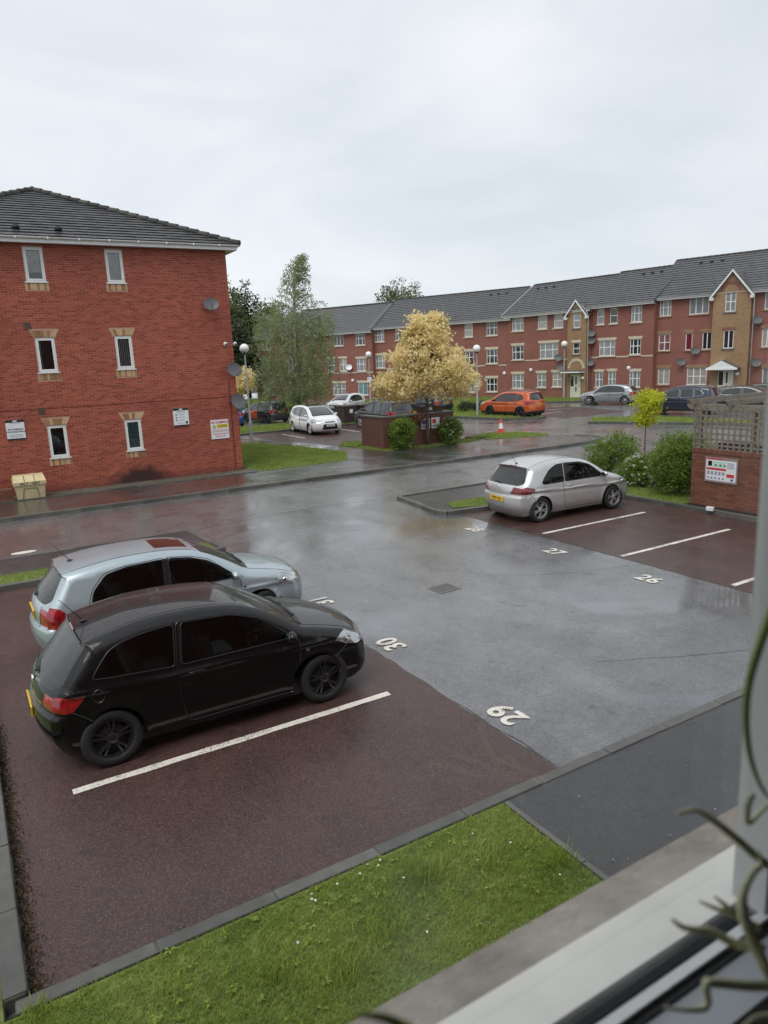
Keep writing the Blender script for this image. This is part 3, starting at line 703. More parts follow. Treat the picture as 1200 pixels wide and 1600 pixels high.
def dish(label, loc, r=.30, yaw=0., tilt=18., mat='dish_grey', parent=None, wall=(0, 1)):
    t = thing('satellite_dish', label, 'satellite dish', loc, 0, 'satellite dishes')
    M = Matrix.Rotation(R(yaw), 4, 'Z') @ Matrix.Rotation(R(90-tilt), 4, 'X') @ Matrix.Diagonal((1, .86, 1, 1))
    pr = [(r*i/8, .18*r*(i/8)**2) for i in range(9)]; pr[0] = (.002, 0)
    MB().lathe(pr+[(r*1.02, .18*r+.006), (r*.99, .18*r-.012)]+[(p[0]*.98, p[1]-.014) for p in reversed(pr[:-1])], 28, M).build('reflector', mat, t, True)
    a = M @ Vector((0, -r*.95, .17*r)); b = M @ Vector((0, -r*.75, r*1.15))
    MB().tube([a, b], .011, 6).build('feed_arm', mat, t, True)
    MB().ell(b, (.035, .035, .05), 10, 6).build('receiver', mat, t, True)
    w = Vector((wall[0], wall[1], 0))*.16
    MB().tube([M @ Vector((0, 0, -.02)), M @ Vector((0, 0, -.05))+Vector((0, 0, -.03)), w+Vector((0, 0, -.10))], .018, 6).box(w.x-.07, w.x+.07, w.y-.07, w.y-.0, -.2, .0).build('bracket', 'galv_steel', t)
    return t
YM = Matrix(((1, 0, 0, 0), (0, 0, -1, 0), (0, 1, 0, 0), (0, 0, 0, 1)))   # stands xy drawing up facing -y

# ------------------------------------------------------------------ red brick flats on the left
LX, LY, EZ = 9.4, 26.9, 8.30
fl = thing('brick_flats', 'three storey red brick flats with hipped dark tiled roof on the left', 'building', (LX, LY, 0))
WN = [(a-LX, b-LX, c, d) for a, b in ((2.60, 3.20), (5.13, 5.71)) for c, d in ((1.27, 2.38), (4.16, 5.30), (7.08, 8.17))]
X0 = -11.2
m = MB(); wall_cells(m, X0, 0, 0, EZ, .006, WN, .16)
m.quad((0, .008, 0), (0, 12, 0), (0, 12, EZ), (0, .008, EZ)); m.quad((X0, 12, 0), (X0, .008, 0), (X0, .008, EZ), (X0, 12, EZ)); m.quad((0, 12, 0), (X0, 12, 0), (X0, 12, EZ), (0, 12, EZ))
wl = m.build('wall', 'mortar_red', fl)
pbox('end_wall', 'brick_far', fl, .0, .004, .01, 12, 0, EZ)
# bricks: stretcher bond, clipped at the openings, soldier courses in buff
rows = int((EZ-.12)/.075); bl = []
lint = []
for (a, b, c, d) in WN:
    if d < 8: lint.append((a, b, d, d+.228, 1))
    lint.append((a-.06, b+.06, c-.27, c-.03))
for r_ in range(rows+1):
    z0 = .115+r_*.075; z1 = min(z0+.061, EZ)
    if z1-z0 < .02: continue
    off = .1125*(r_ % 2); k = 0
    x = X0-off
    while x < 0:
        xa, xb = max(x, X0)+.0, min(x+.211, 0.0)
        segs = [(xa, xb)]
        for op in WN+lint:
            a, b, c, d = op[:4]
            if len(op) > 4:
                fl_ = min(1, max(0, ((z0+z1)/2-c)/.22)); a -= .03+.12*fl_; b += .03+.12*fl_
            if z1 > c+.005 and z0 < d-.005:
                ns = []
                for p, q in segs:
                    if b <= p or a >= q: ns.append((p, q))
                    else:
                        if a-.008 > p: ns.append((p, a-.008))
                        if b+.008 < q: ns.append((b+.008, q))
                segs = ns
        for p, q in segs:
            if q-p > .02: bl.append((p, q, z0, z1))
        x += .225
full = {}
vis = []
for b in bl:
    cx = (b[0]+b[1])/2+LX; cz = (b[2]+b[3])/2
    on = cx > .75+.02*(8-cz) and cz > .2
    vis.append((math.hypot(math.hypot(cx, LY), cz-4.15) if on and b[1]-b[0] > .2 else 99+random.random(), b))
vis.sort(key=lambda t: t[0])
bm_o = MB().box(-.1075, .1075, 0, .05, -.0305, .0305).build('brick', 'brick_near'); BR_ME = bm_o.data; bpy.data.objects.remove(bm_o)
for _, b in vis[:300]:
    inst('brick', BR_ME, wl, ((b[0]+b[1])/2, random.uniform(-.003, .002), (b[2]+b[3])/2), None, ((b[1]-b[0])/.215, 1, 1))
m = MB()
for _, b in vis[300:]:
    j = random.uniform(-.003, .002); m.box(b[0], b[1], j, .05, b[2], b[3])
m.build('bricks', 'brick_near', wl, kind='stuff')
for (a, b, c, d) in WN:
    nb = 8 if d < 8 else 0
    for i in range(nb):
        u0, u1 = i/nb, (i+1)/nb; wb = (b-a)+.06; wt = (b-a)+.30; cx = (a+b)/2; zb, zt = d+.010, d+.222
        q = [(cx-wb/2+wb*u0+.004, zb), (cx-wb/2+wb*u1-.004, zb), (cx-wt/2+wt*u1-.004, zt), (cx-wt/2+wt*u0+.004, zt)]
        MB().prism(q, -.05, random.uniform(.001, .006), YM).build('brick', 'brick_buff', wl)
    for i in range(10):
        w_ = (b-a)+.10; xa = (a+b)/2-w_/2+w_*i/10
        pbox('brick', 'brick_buff', wl, xa+.004, xa+w_/10-.004, random.uniform(-.006, -.001), .05, c-.258, c-.042)
pane_near = glass_mat('flat_glass', (.88, .9, .9), 1.5, .01, .03)
for i, (a, b, c, d) in enumerate(WN):
    w = window(fl, a, b, c, d, .03, pane='flat_glass', sill=None, fr=.05)
    m = MB(); f2 = .045; a2, b2, c2, d2 = a+.052, b-.052, c+.052, d-.052
    m.box(a2, a2+f2, .022, .065, c2, d2).box(b2-f2, b2, .022, .065, c2, d2).box(a2+f2, b2-f2, .023, .065, c2, c2+f2).box(a2+f2, b2-f2, .023, .065, d2-f2, d2)
    m.build('sash', 'white_upvc', w)
    if i == 0 or i == 2 or i == 5: pbox('glazing_bar', 'white_upvc', w, a2+f2, b2-f2, .06, .08, (c2+d2)/2-.008+.05, (c2+d2)/2+.008+.05) if i == 2 else None
    pbox('sill', 'white_upvc', w, a-.05, b+.05, -.035, .029, c-.035, c+.0)
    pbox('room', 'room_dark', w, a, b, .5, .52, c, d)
    cm = {0: None, 1: 'curtain_white', 2: 'curtain_white', 3: 'curtain_teal', 4: 'curtain_white', 5: 'curtain_white'}[i]
    if cm:
        m = MB(); n = 40; part_w = {1: .0, 2: 1., 3: 1., 4: .9, 5: 1.}[i]
        ps = []
        for k in range(n+1):
            u = k/n; ps.append((a+.03+(b-a-.06)*u*max(part_w, .25), .11+.012*math.sin(u*60)+.008*math.sin(u*23)))
        if i in (4,):   # vertical blind slats with gaps
            for k in range(7): xk = a+.08+k*.065; m.box(xk, xk+.03, .10, .105, c+.08, d-.08)
        else:
            z_lo = c+.04 if i != 2 else c+.3
            for p, q in zip(ps, ps[1:]): m.quad((p[0], p[1], z_lo), (q[0], q[1], z_lo), (q[0], q[1], d-.02), (p[0], p[1], d-.02))
        m.build('curtain', cm, w)
# eaves
pbox('fascia', 'white_upvc', fl, X0-.34, .34, -.36, -.335, EZ-.05, EZ+.14)
pbox('fascia', 'white_upvc', fl, .315, .34, -.335, 12.3, EZ-.05, EZ+.14)
pbox('soffit', 'white_upvc', fl, X0-.33, .314, -.334, .0, EZ-.03, EZ-.015)
pbox('soffit', 'white_upvc', fl, .002, .314, .0, 12.3, EZ-.03, EZ-.015)
def gutter(x0, x1, y, z, parent, axis='x', r=.055):
    prof = [(r*math.cos(a), r*math.sin(a)) for a in np.linspace(math.pi, 2*math.pi, 9)]; prof += [(p[0]*.88, p[1]*.88) for p in reversed(prof)]
    v = []; n = len(prof)
    for x in (x0, x1):
        for a, b in prof: v.append((x, y+a, z+b) if axis == 'x' else (y+a, x, z+b))
    f = [(i, (i+1) % n, n+(i+1) % n, n+i) for i in range(n)]+[tuple(range(n)), tuple(range(n, 2*n))]
    return mesh_obj('gutter', v, f, 'white_upvc', parent)
gt_ = gutter(X0-.38, .40, -.42, EZ+.12, fl)
gutter(-.36, 12.3, .40, EZ+.12, fl, 'y')
for x in np.arange(-10.8, .3, .95):
    pbox('gutter_bracket', 'white_upvc', gt_, x-.02, x+.02, -.482, -.36, EZ+.055, EZ+.128)
# hipped roof: eaves rectangle to a ridge running back
ex0, ex1, ey = X0-.42, .42, -.44; ez = EZ+.13; hw = (ex1-ex0)/2; ax = (ex0+ex1)/2; rz = 11.08; run = hw
m = MB()
m.add([(ex0, ey, ez), (ex1, ey, ez), (ax, ey+run, rz), (ex1, 12.5, ez), (ex0, 12.5, ez), (ax, 12.5, rz)], [(0, 1, 2), (1, 3, 5, 2), (4, 0, 2, 5)])
rf = m.build('roof', 'tile_far', fl)
sl = math.hypot(run, rz-ez); NR = 19; gd = sl/NR; uy, uz = run/sl, (rz-ez)/sl; ny, nz_ = -uz, uy
tl = []
for r_ in range(NR):
    s0, s1 = r_*gd-(.03 if r_ == 0 else .0), min((r_+1)*gd+.03, sl)
    f0, f1 = max(0, s0)/sl, s1/sl
    la, lb = ex0+hw*f0, ex1-hw*f0; ta, tb = ex0+hw*f1, ex1-hw*f1
    x = ex0-.165*(r_ % 2)
    while x < ex1:
        a0, b0 = max(x+.003, la), min(x+.327, lb); a1, b1 = max(x+.003, ta), min(x+.327, tb)
        if b0-a0 > .03:
            if b1 <= a1: mid = min(max((a0+b0)/2, ta), tb); a1 = b1 = mid; b1 += .01
            tl.append((r_, a0, b0, a1, b1, s0, s1))
        x += .33
def tile_geo(q):
    r_, a0, b0, a1, b1, s0, s1 = q; o = []
    h0 = .045+random.uniform(-.003, .004); h1 = .012
    for (xa, xb, s, hh) in ((a0, b0, s0, h0), (a1, b1, s1, h1)):
        for x, h in ((xa, hh), (xb, hh), (xb, hh-.018), (xa, hh-.018)): o.append((x, ey+s*uy+h*ny, ez+s*uz+h*nz_))
    return o, [(0, 1, 5, 4), (3, 2, 1, 0), (0, 4, 7, 3), (1, 2, 6, 5)]
tl.sort(key=lambda q: -((q[2]+q[1])/2+LX > .4)*10+q[0])
for q in tl[:300]:
    v, f = tile_geo(q); mesh_obj('tile', v, f, 'tile_slate', rf)
m = MB()
for q in tl[300:]: m.add(*tile_geo(q))
if m.v: m.build('tiles', 'tile_slate', rf, kind='stuff')
for (p, q) in (((ex1, ey, ez), (ax, ey+run, rz)), ((ex0, ey, ez), (ax, ey+run, rz)), ((ax, ey+run, rz), (ax, 12.5, rz))):
    p, q = Vector(p), Vector(q); d = q-p; n = int(d.length/.42)
    for i in range(n):
        a, b = p+d*(i/n), p+d*((i+1.06)/n); up = Vector((0, 0, .035))
        MB().tube([a+up*1.5, b+up*.6], [.115, .105], 10).build('ridge_tile', 'tile_ridge', rf)
for x in (3.05, 3.72, 5.0):   # roof vents
    s = gd*2.1; y = ey+s*uy; z = ez+s*uz
    MB().ell((x-LX-1.2, y, z+.07), (.13, .16, .10), 10, 6).build('roof_vent', 'fence_dark', rf, True)
pbox('joint', 'fence_dark', fl, X0, -.01, -.005, .02, 2.948, 2.960)
pbox('cable', 'fence_dark', fl, -.30, -.285, -.018, -.004, .2, 3.5)
for xv, zv in ((2.33, 5.58), (2.40, 2.78)):
    v_ = pbox('air_vent', 'mortar_brown', fl, xv-LX, xv-LX+.22, -.012, .0, zv, zv+.22)
    for k in range(4): pbox('vent_slot', 'fence_dark', v_, xv-LX+.02, xv-LX+.20, -.014, -.0125, zv+.03+k*.05, zv+.05+k*.05)
dish('upper grey satellite dish high on the red brick end wall', (8.62, 26.66, 6.34), .28, -12, 22)
dish('middle grey satellite dish at the corner of the red brick flats', (9.26, 26.62, 3.95), .32, 14, 20)
dish('lowest grey satellite dish at the corner of the red brick flats', (9.30, 26.60, 2.75), .34, 20, 22)
for x, y, lab in ((9.06, 26.80, 'small white security camera on the brick end wall'), (9.50, 27.0, 'small white security camera on the corner edge of the brick flats')):
    t = thing('security_camera', lab, 'camera', (x, y, 4.92))
    MB().ell((0, -.06, 0), (.075, .09, .075), 12, 8).build('housing', 'white_upvc', t, True); pbox('bracket', 'white_upvc', t, -.03, .03, 0, .10, -.03, .03); MB().ell((0, -.135, -.01), (.04, .03, .04), 10, 6).build('lens', 'black_plastic', t, True)
# wall notices
def notice(label, x0, x1, z0, z1, board='sign_white'):
    t = thing('wall_sign', label, 'sign', ((x0+x1)/2, 26.885, z0)); w = x1-x0; h = z1-z0
    pbox('board', board, t, -w/2, w/2, -.012, .01, 0, h); return t, w, h
def bar(t, mat, x0, x1, z0, z1, y=-.0145): return pbox('print', mat, t, x0, x1, y, -.012, z0, z1)
def wtext(t, s, size, x, z, mat, bold=.0, y=-.0155, align='CENTER', sx=1.): return text_part('lettering', s, size, mat, t, Matrix.Translation((x, y, z)) @ YM.to_4x4() @ Matrix.Diagonal((1, 1, 1, 1)), bold, align, sx)
t, w, h = notice('white notice with black header bar reading no parking on roadways', 1.36, 1.92, 2.0, 2.66)
bar(t, 'print_black', -w/2, w/2, h-.085, h); bar(t, 'print_black', -w/2, w/2, 0, .045)
wtext(t, 'NO PARKING', .075, 0, .345, 'print_black', .002); wtext(t, 'ON ROADWAYS', .075, 0, .265, 'print_black', .002)
bar(t, 'sign_white', -.06, .07, h-.062, h-.022, -.016)
for z_, a in ((h-.12, .17), (.16, .20), (.125, .22), (.085, .18)): bar(t, 'print_grey', -a, a, z_, z_+.012)
t, w, h = notice('white notice with black bars and three small symbols', 6.88, 7.45, 2.0, 2.66)
bar(t, 'print_black', -w/2, w/2, h-.085, h); bar(t, 'print_black', -w/2, w/2, 0, .045); bar(t, 'sign_white', -.06, .07, h-.062, h-.022, -.016)
for k in range(3):
    z_ = .42-k*.10; bar(t, 'print_blue', -.20, -.15, z_-.025, z_+.025); bar(t, 'print_grey', -.10, .14, z_-.006, z_+.010)
for z_, a in ((h-.13, .2), (h-.165, .16), (.10, .14)): bar(t, 'print_grey', -a, a, z_, z_+.012)
bar(t, 'print_black', .16, .24, .08, .17)
t, w, h = notice('white and red notice reading no dumping beside the corner of the brick flats', 8.25, 8.95, 1.40, 2.12)
wtext(t, 'NO DUMPING', .115, 0, .62, 'print_red', .003, sx=.93)
bar(t, 'print_yellow', -.12, .32, .41, .55); wtext(t, 'CCTV CAMERAS', .05, .10, .505, 'print_black', .001, -.018); wtext(t, 'IN OPERATION', .05, .10, .45, 'print_black', .001, -.018)
MB().add([Vector((-.30, -.0155, .41)), Vector((-.14, -.0155, .41)), Vector((-.22, -.0155, .55))], [(0, 1, 2)]).build('print', 'print_black', t); MB().add([Vector((-.272, -.017, .425)), Vector((-.168, -.017, .425)), Vector((-.22, -.017, .515))], [(0, 1, 2)]).build('print', 'print_yellow', t)
wtext(t, 'WASTE LEFT HERE WILL BE', .047, 0, .335, 'print_red', .0008); wtext(t, 'REMOVED AND INVESTIGATED', .047, 0, .275, 'print_red', .0008)
wtext(t, 'OFFENDERS WILL BE', .065, 0, .185, 'print_red', .0012); wtext(t, 'PROSECUTED', .065, 0, .095, 'print_red', .0012)

# ------------------------------------------------------------------ far flats
def courses(m, x0, x1, yb, zb, yt, zt, ov=.0, gauge=.34, ext=0.):
    """stepped tile courses on a slope that rises from (yb,zb) to (yt,zt)"""
    d = math.hypot(yt-yb, zt-zb); n = max(1, int(d/gauge)); uy, uz = (yt-yb)/d, (zt-zb)/d; ny, nz = -uz, uy
    for i in range(n):
        a, b = i*d/n, (i+1)*d/n+.02; ha, hb = .055, .01
        p = [(yb+a*uy+ha*ny, zb+a*uz+ha*nz), (yb+b*uy+hb*ny, zb+b*uz+hb*nz), (yb+a*uy, zb+a*uz)]
        xe0, xe1 = x1+ext*i/n, x1+ext*(i+1)/n
        m.add([(x0, *p[0]), (xe0, *p[0]), (xe1, *p[1]), (x0, *p[1]), (x0, *p[2]), (xe0, *p[2])], [(0, 1, 2, 3), (4, 5, 1, 0), (0, 3, 4), (1, 5, 2)])
def block(label, org, ang, L, ez, rise, wins, depth=9., bays=(), band=None, hip_left=False, verge_l=False, lintel='cream_stone', vents=(), fasc=True, sill='cream_stone', ext=0., tile_end=False):
    t = thing('apartment_block', label, 'building', (org[0], org[1], 0), R(ang))
    ops = [w[:4] for w in wins]
    m = MB(); wall_cells(m, 0, L, 0, ez, 0, ops, .09)
    rd = depth/2; rzz = ez+rise
    for x, s in ((0, 1), (L, -1)):
        q = [(x, 0, 0), (x, depth, 0), (x, depth, ez), (x, rd, rzz-.15), (x, 0, ez)]
        if (hip_left and x == 0) or (tile_end and x == L): q = [(x, 0, 0), (x, depth, 0), (x, depth, ez), (x, 0, ez)]
        m.add(q, [tuple(range(len(q)))])
    m.quad((L, depth, 0), (0, depth, 0), (0, depth, ez), (L, depth, ez))
    m.build('wall', 'brick_far', t)
    m = MB(); oh = .34; zb = ez-.02-.0
    sl_ = rise/rd
    if hip_left:
        n = 16
        # trapezoid front: courses get shorter toward the ridge
        d = math.hypot(rd+oh, rise+sl_*oh*0)
        for i in range(n):
            f0, f1 = i/n, (i+1)/n; y0, y1 = -oh+(rd+oh)*f0, -oh+(rd+oh)*f1; z0, z1 = zb+rise*f0, zb+rise*f1
            xa, xb = -oh+(rd+oh)*f0*.9, -oh+(rd+oh)*f1*.9
            m.add([(xa, y0, z0+.05), (L+.1, y0, z0+.05), (L+.1, y1, z1+.01), (xb, y1, z1+.01), (xa, y0, z0), (L+.1, y0, z0)], [(0, 1, 2, 3), (4, 5, 1, 0)])
        m.add([(-oh, -oh, zb), (-oh, depth+oh, zb), (-oh+(rd+oh)*.9, rd, zb+rise)], [(0, 2, 1)])
    else: courses(m, -.06, L+.06, -oh, zb, rd, rzz, ext=ext)
    m.quad((-.06 if not hip_left else rd*.9, rd, rzz), (L+.06+ext, rd, rzz), (L+.06+ext, depth+oh, zb), (-.06, depth+oh, zb))
    rf = m.build('roof', 'tile_far', t)
    if tile_end: MB().add([(L+.05, -oh, zb), (L+.05, depth+oh, zb), (L+.05, rd, rzz)], [(0, 1, 2)]).build('roof_end', 'tile_far', rf)
    n = int(L/.45); x0r = rd*.9 if hip_left else 0
    for i in range(int((L+ext-x0r)/.45)):
        x = x0r+i*.45; MB().tube([(x, rd, rzz+.01), (x+.46, rd, rzz+.03)], .10, 6).build('ridge_tile', 'tile_ridge', rf)
    for x in vents: MB().ell((x, rd-.8, rzz-.8*sl_+.12), (.14, .14, .09), 8, 5).build('roof_vent', 'fence_dark', rf, True)
    if verge_l:
        MB().tube([(-.08, -oh, zb+.07), (-.08, rd, rzz+.06)], .05, 4).build('verge', 'galv_steel', rf)
    pbox('fascia', 'white_upvc', t, -.10, L+.10, -oh-.02, -oh+.01, ez-.20, ez-.03); pbox('soffit', 'white_upvc', t, -.1, L+.1, -oh+.012, -.002, ez-.19, ez-.175)
    gutter(-.12, L+.12, -oh-.07, ez-.03, t)
    if band:
        for a, b, z in band: pbox('string_course', 'cream_stone', t, a, b, -.018, .02, z, z+.10)
    for w in wins:
        x0, x1, z0, z1, nx, tr_, pane, li = w[:8]; sx = w[8] if len(w) > 8 else None
        window(t, x0, x1, z0, z1, .05, nx, tr_, pane, lintel if li else None, sill, fr=.06, sx=sx)
    return t
def downpipe(t, x, z1, y=-.07):
    MB().tube([(x, y-.25, z1), (x, y-.2, z1-.12), (x, y, z1-.35), (x, y, .1)], .038, 8).build('downpipe', 'white_upvc', t, True)
def gable_bay(t, x0, x1, ez, peak, out, wins, door, arch=(), canopy='flat', arch_mat='cream_stone', doorw=1):
    """buff brick entrance bay with its own small gable"""
    m = MB(); cx = (x0+x1)/2; y = -out
    ops = [w[:4] for w in wins]+[door]
    wall_cells(m, x0, x1, 0, ez, y, ops, .10)
    m.add([(x0, y, ez), (x1, y, ez), (cx, y, peak-.12)], [(0, 1, 2)])
    m.quad((x0, y, 0), (x0, y, ez), (x0, .0, ez), (x0, .0, 0)); m.quad((x1, 0, 0), (x1, 0, ez), (x1, y, ez), (x1, y, 0))
    bay = m.build('entrance_bay', 'brick_gold', t)
    # gable roof running back into the main roof
    ov = .22; k = (peak-ez)/((x1-x0)/2); back = 3.2
    for s in (-1, 1):
        xe = cx+s*((x1-x0)/2+ov); zl = ez-ov*k
        m = MB(); n = max(4, int(math.hypot(xe-cx, peak-zl)/.33))
        for i in range(n):
            f0, f1 = i/n, (i+1)/n; xa, xb = xe+(cx-xe)*f0, xe+(cx-xe)*f1; za, zb = zl+(peak-zl)*f0, zl+(peak-zl)*f1
            m.add([(xa, y-.24, za+.05), (xb, y-.24, zb+.01), (xb, back, zb+.01), (xa, back, za+.05), (xa, y-.24, za), (xa, back, za)], [(0, 1, 2, 3) if s < 0 else (3, 2, 1, 0), (4, 0, 3, 5)])
        m.build('bay_roof', 'tile_far', bay)
        q = [(xe, zl-.20), (xe, zl-.0), (cx, peak-.0), (cx, peak-.17)]
        MB().prism([(a, b) for a, b in q], 0, .03, Matrix.Translation((0, y-.22, 0)) @ YM).build('bargeboard', 'white_upvc', bay)
        pbox('bargeboard_foot', 'white_upvc', bay, min(xe, xe-s*.26), max(xe, xe-s*.26), y-.215, y-.002, zl-.22, zl+.0)
    for w in wins:
        a, b, c, d, nx, tr_, pane, li = w[:8]; window(bay, a, b, c, d, y+.05, nx, tr_, pane, None, 'iron_cover', fr=.06)
        if li: pbox('lintel', li, bay, a-.12, b+.12, y-.02, y+.02, d+.01, d+.22)
    for (ac, az, ar, col) in arch:
        m = MB(); n = 11
        for i in range(n):
            a0, a1 = math.pi*i/n+.02, math.pi*(i+1)/n-.02
            q = [(ac+ar*math.cos(a0), az+ar*math.sin(a0)), (ac+ar*math.cos(a1), az+ar*math.sin(a1)), (ac+(ar+.22)*math.cos(a1), az+(ar+.22)*math.sin(a1)), (ac+(ar+.22)*math.cos(a0), az+(ar+.22)*math.sin(a0))]
            MB().prism(q[::-1], 0, .02, Matrix.Translation((0, y-.001, 0)) @ YM).build('arch_stone', col, bay)
    a, b, c, d = door
    dr = pbox('door', 'door_cream', bay, a+.03, b-.03, y+.03, y+.07, c, d-.03)
    sp_ = a+(b-a)*.40
    pbox('door_leaf', 'door_cream', dr, sp_, b-.05, y+.015, y+.03, c+.03, d-.06); pbox('glazing', 'pane_dark', dr, sp_+.14, sp_+.26, y+.008, y+.0155, c+1.15, d-.22); pbox('glazing', 'pane_dark', dr, sp_+.14, sp_+.26, y+.008, y+.0155, c+.55, c+.95)
    pbox('side_light', 'pane_dark', dr, a+.09, sp_-.07, y+.022, y+.0305, c+1.0, d-.15); pbox('handle', 'chrome', dr, b-.13, b-.10, y-.02, y+.015, c+.95, c+1.1)
    if canopy == 'flat':
        pbox('canopy', 'white_upvc', bay, x0-.15, x1-.12, y-.75, y-.002, d+.12, d+.22); pbox('canopy_top', 'tile_far', bay, x0-.15, x1-.12, y-.74, y-.002, d+.222, d+.30)
    else:
        zc = d+.10; xa, xb = x0-.05, x1-.45; xm = (xa+xb)/2
        m = MB(); m.add([(xa, y-.8, zc), (xb, y-.8, zc), (xm, y-.8, zc+.55), (xa, y-.002, zc), (xb, y-.002, zc), (xm, y-.002, zc+.55)], [(0, 1, 2), (1, 4, 5, 2), (0, 2, 5, 3), (0, 3, 4, 1)]); m.build('canopy', 'white_upvc', bay)
        MB().add([(xm, y-.82, zc+.57), (xb+.05, y-.82, zc), (xb+.05, y-.003, zc), (xm, y-.003, zc+.57)], [(0, 1, 2, 3)]).build('canopy_roof', 'tile_far', bay); pbox('canopy_beam', 'white_upvc', bay, xa-.02, xb+.02, y-.83, y-.801, zc-.12, zc-.001)
    MB().lathe([(.13, 0), (.13, .10), (.09, .14), (.001, .15)], 16, Matrix.Translation((b+.22, y, d-.35)) @ Matrix.Rotation(R(90), 4, 'X')).build('bulkhead_lamp', 'white_upvc', bay, True)
    return bay
D_, NN, CR_, TE, RD = 'pane_dark', 'pane_net', 'pane_cream', 'pane_teal', 'pane_red'
T6 = (.30, .70)
A_ = block('far flats with a hipped end, half hidden behind the weeping birch', (31.0, 81.5), -64.2, 16.7, 7.0, 3.0,
    [(1.25, 2.7, 5.65, 6.85, 2, .5, NN, 0), (1.2, 2.6, 3.0, 4.3, 2, .5, D_, 1), (1.2, 2.6, .5, 1.75, 2, None, NN, 1), (5.0, 6.3, 5.65, 6.85, 2, .5, D_, 0), (5.0, 6.3, 3.0, 4.3, 2, .5, NN, 1), (5., 6.3, .5, 1.75, 2, .5, D_, 1),
     (11.7, 13.0, 5.65, 6.9, 3, None, D_, 0), (10.7, 11.7, 2.95, 4.3, 1, .5, NN, 1), (12.3, 13.3, 2.95, 4.3, 2, .5, CR_, 1), (11.3, 13.0, .45, 1.7, 3, .5, NN, 1), (14.6, 15.8, 5.6, 6.85, 3, .55, D_, 0, T6), (14.6, 15.8, 2.9, 4.2, 3, .55, NN, 1, T6), (14.65, 15.9, .4, 1.7, 2, None, TE, 1)], hip_left=True, band=[(0, 16.7, 2.72)])
B_ = block('long far flats behind the golden tree with a plain red wall', (38.6, 67.0), -66, 15.9, 7.25, 3.0,
    [(.32, 1.55, 5.84, 7.06, 3, .55, NN, 0, T6), (.32, 1.55, 3.16, 4.45, 3, .55, NN, 1, T6), (.32, 1.5, .6, 1.8, 2, .5, TE, 1), (2.95, 4.1, 5.88, 7.08, 3, .55, D_, 0, T6), (2.95, 4.1, 3.16, 4.45, 3, .55, D_, 1, T6), (2.95, 4.1, .6, 1.8, 2, .5, NN, 1),
     (6.4, 7.6, 5.84, 7.06, 3, .55, NN, 0, T6), (6.4, 7.6, 3.16, 4.45, 2, .55, NN, 1), (6.4, 7.6, .6, 1.8, 2, .5, NN, 1), (11.0, 11.9, 5.8, 7.06, 1, .5, CR_, 0), (11.0, 11.95, 3.18, 4.45, 2, .55, D_, 1), (11.1, 12.1, .55, 1.75, 2, None, NN, 1),
     (13.35, 14.48, 5.82, 7.08, 3, .55, D_, 0, T6), (13.33, 14.46, 3.23, 4.53, 3, .55, D_, 1, T6), (13.3, 14.44, .6, 1.86, 3, .55, D_, 1, T6)], verge_l=True, band=[(0, 13.2, 3.0), (14.6, 15.9, 3.0)], vents=(12.0, 12.8, 13.7))
C1 = block('far flats left of the narrow buff brick entrance bay', (44.82, 53.14), -80.4, 9.25, 7.45, 2.9,
    [(.9, 2.24, 6.07, 7.30, 3, .55, NN, 0, T6), (.9, 2.23, 3.50, 4.76, 3, .55, D_, 1, T6), (.9, 2.23, .89, 2.2, 3, .55, NN, 1, T6), (3.81, 4.85, 6.09, 7.28, 1, .5, CR_, 0), (5.53, 6.53, 6.09, 7.28, 1, .5, CR_, 0), (4.03, 6.03, 3.52, 4.85, 3, .55, NN, 1, T6), (3.76, 4.75, 1.0, 2.25, 2, .5, NN, 1), (5.44, 6.46, 1.05, 2.29, 2, .5, CR_, 1)],
    verge_l=True, band=[(2.4, 4.0, 3.36), (6.1, 7.2, 3.36)], vents=(1.0, 1.9, 2.8))
gable_bay(C1, 7.22, 9.10, 7.15, 8.25, .35, [(7.80, 8.50, 5.95, 7.20, 1, .5, NN, None), (7.78, 8.48, 3.80, 4.75, 1, .5, D_, 'cream_stone')], (7.50, 8.62, .12, 2.15), arch=[(8.16, 7.1, .62, 'cream_stone'), (8.16, 2.62, .62, 'cream_stone')])
downpipe(C1, 9.22, 7.3, -.30)
C2 = block('far flats right of the narrow buff brick entrance bay', (46.55, 44.25), -80, 5.75, 7.60, 2.9,
    [(.67, 1.33, 6.13, 7.36, 1, .5, NN, 0), (1.86, 2.56, 6.13, 7.36, 1, .5, D_, 0), (3.75, 4.69, 6.11, 7.33, 3, .55, NN, 0, T6), (.91, 2.40, 3.57, 4.81, 3, .55, NN, 1, T6), (3.72, 4.67, 3.60, 4.80, 3, .55, D_, 1, T6), (.60, 1.34, 1.0, 2.27, 2, .5, NN, 1), (1.82, 2.53, 1.05, 2.3, 2, .5, NN, 1), (3.75, 4.71, 1.04, 2.26, 3, .55, NN, 1, T6)],
    band=[(.0, .85, 3.42), (2.5, 3.65, 3.42), (4.75, 5.75, 3.42)], vents=(2.6, 3.4, 4.2), tile_end=True)
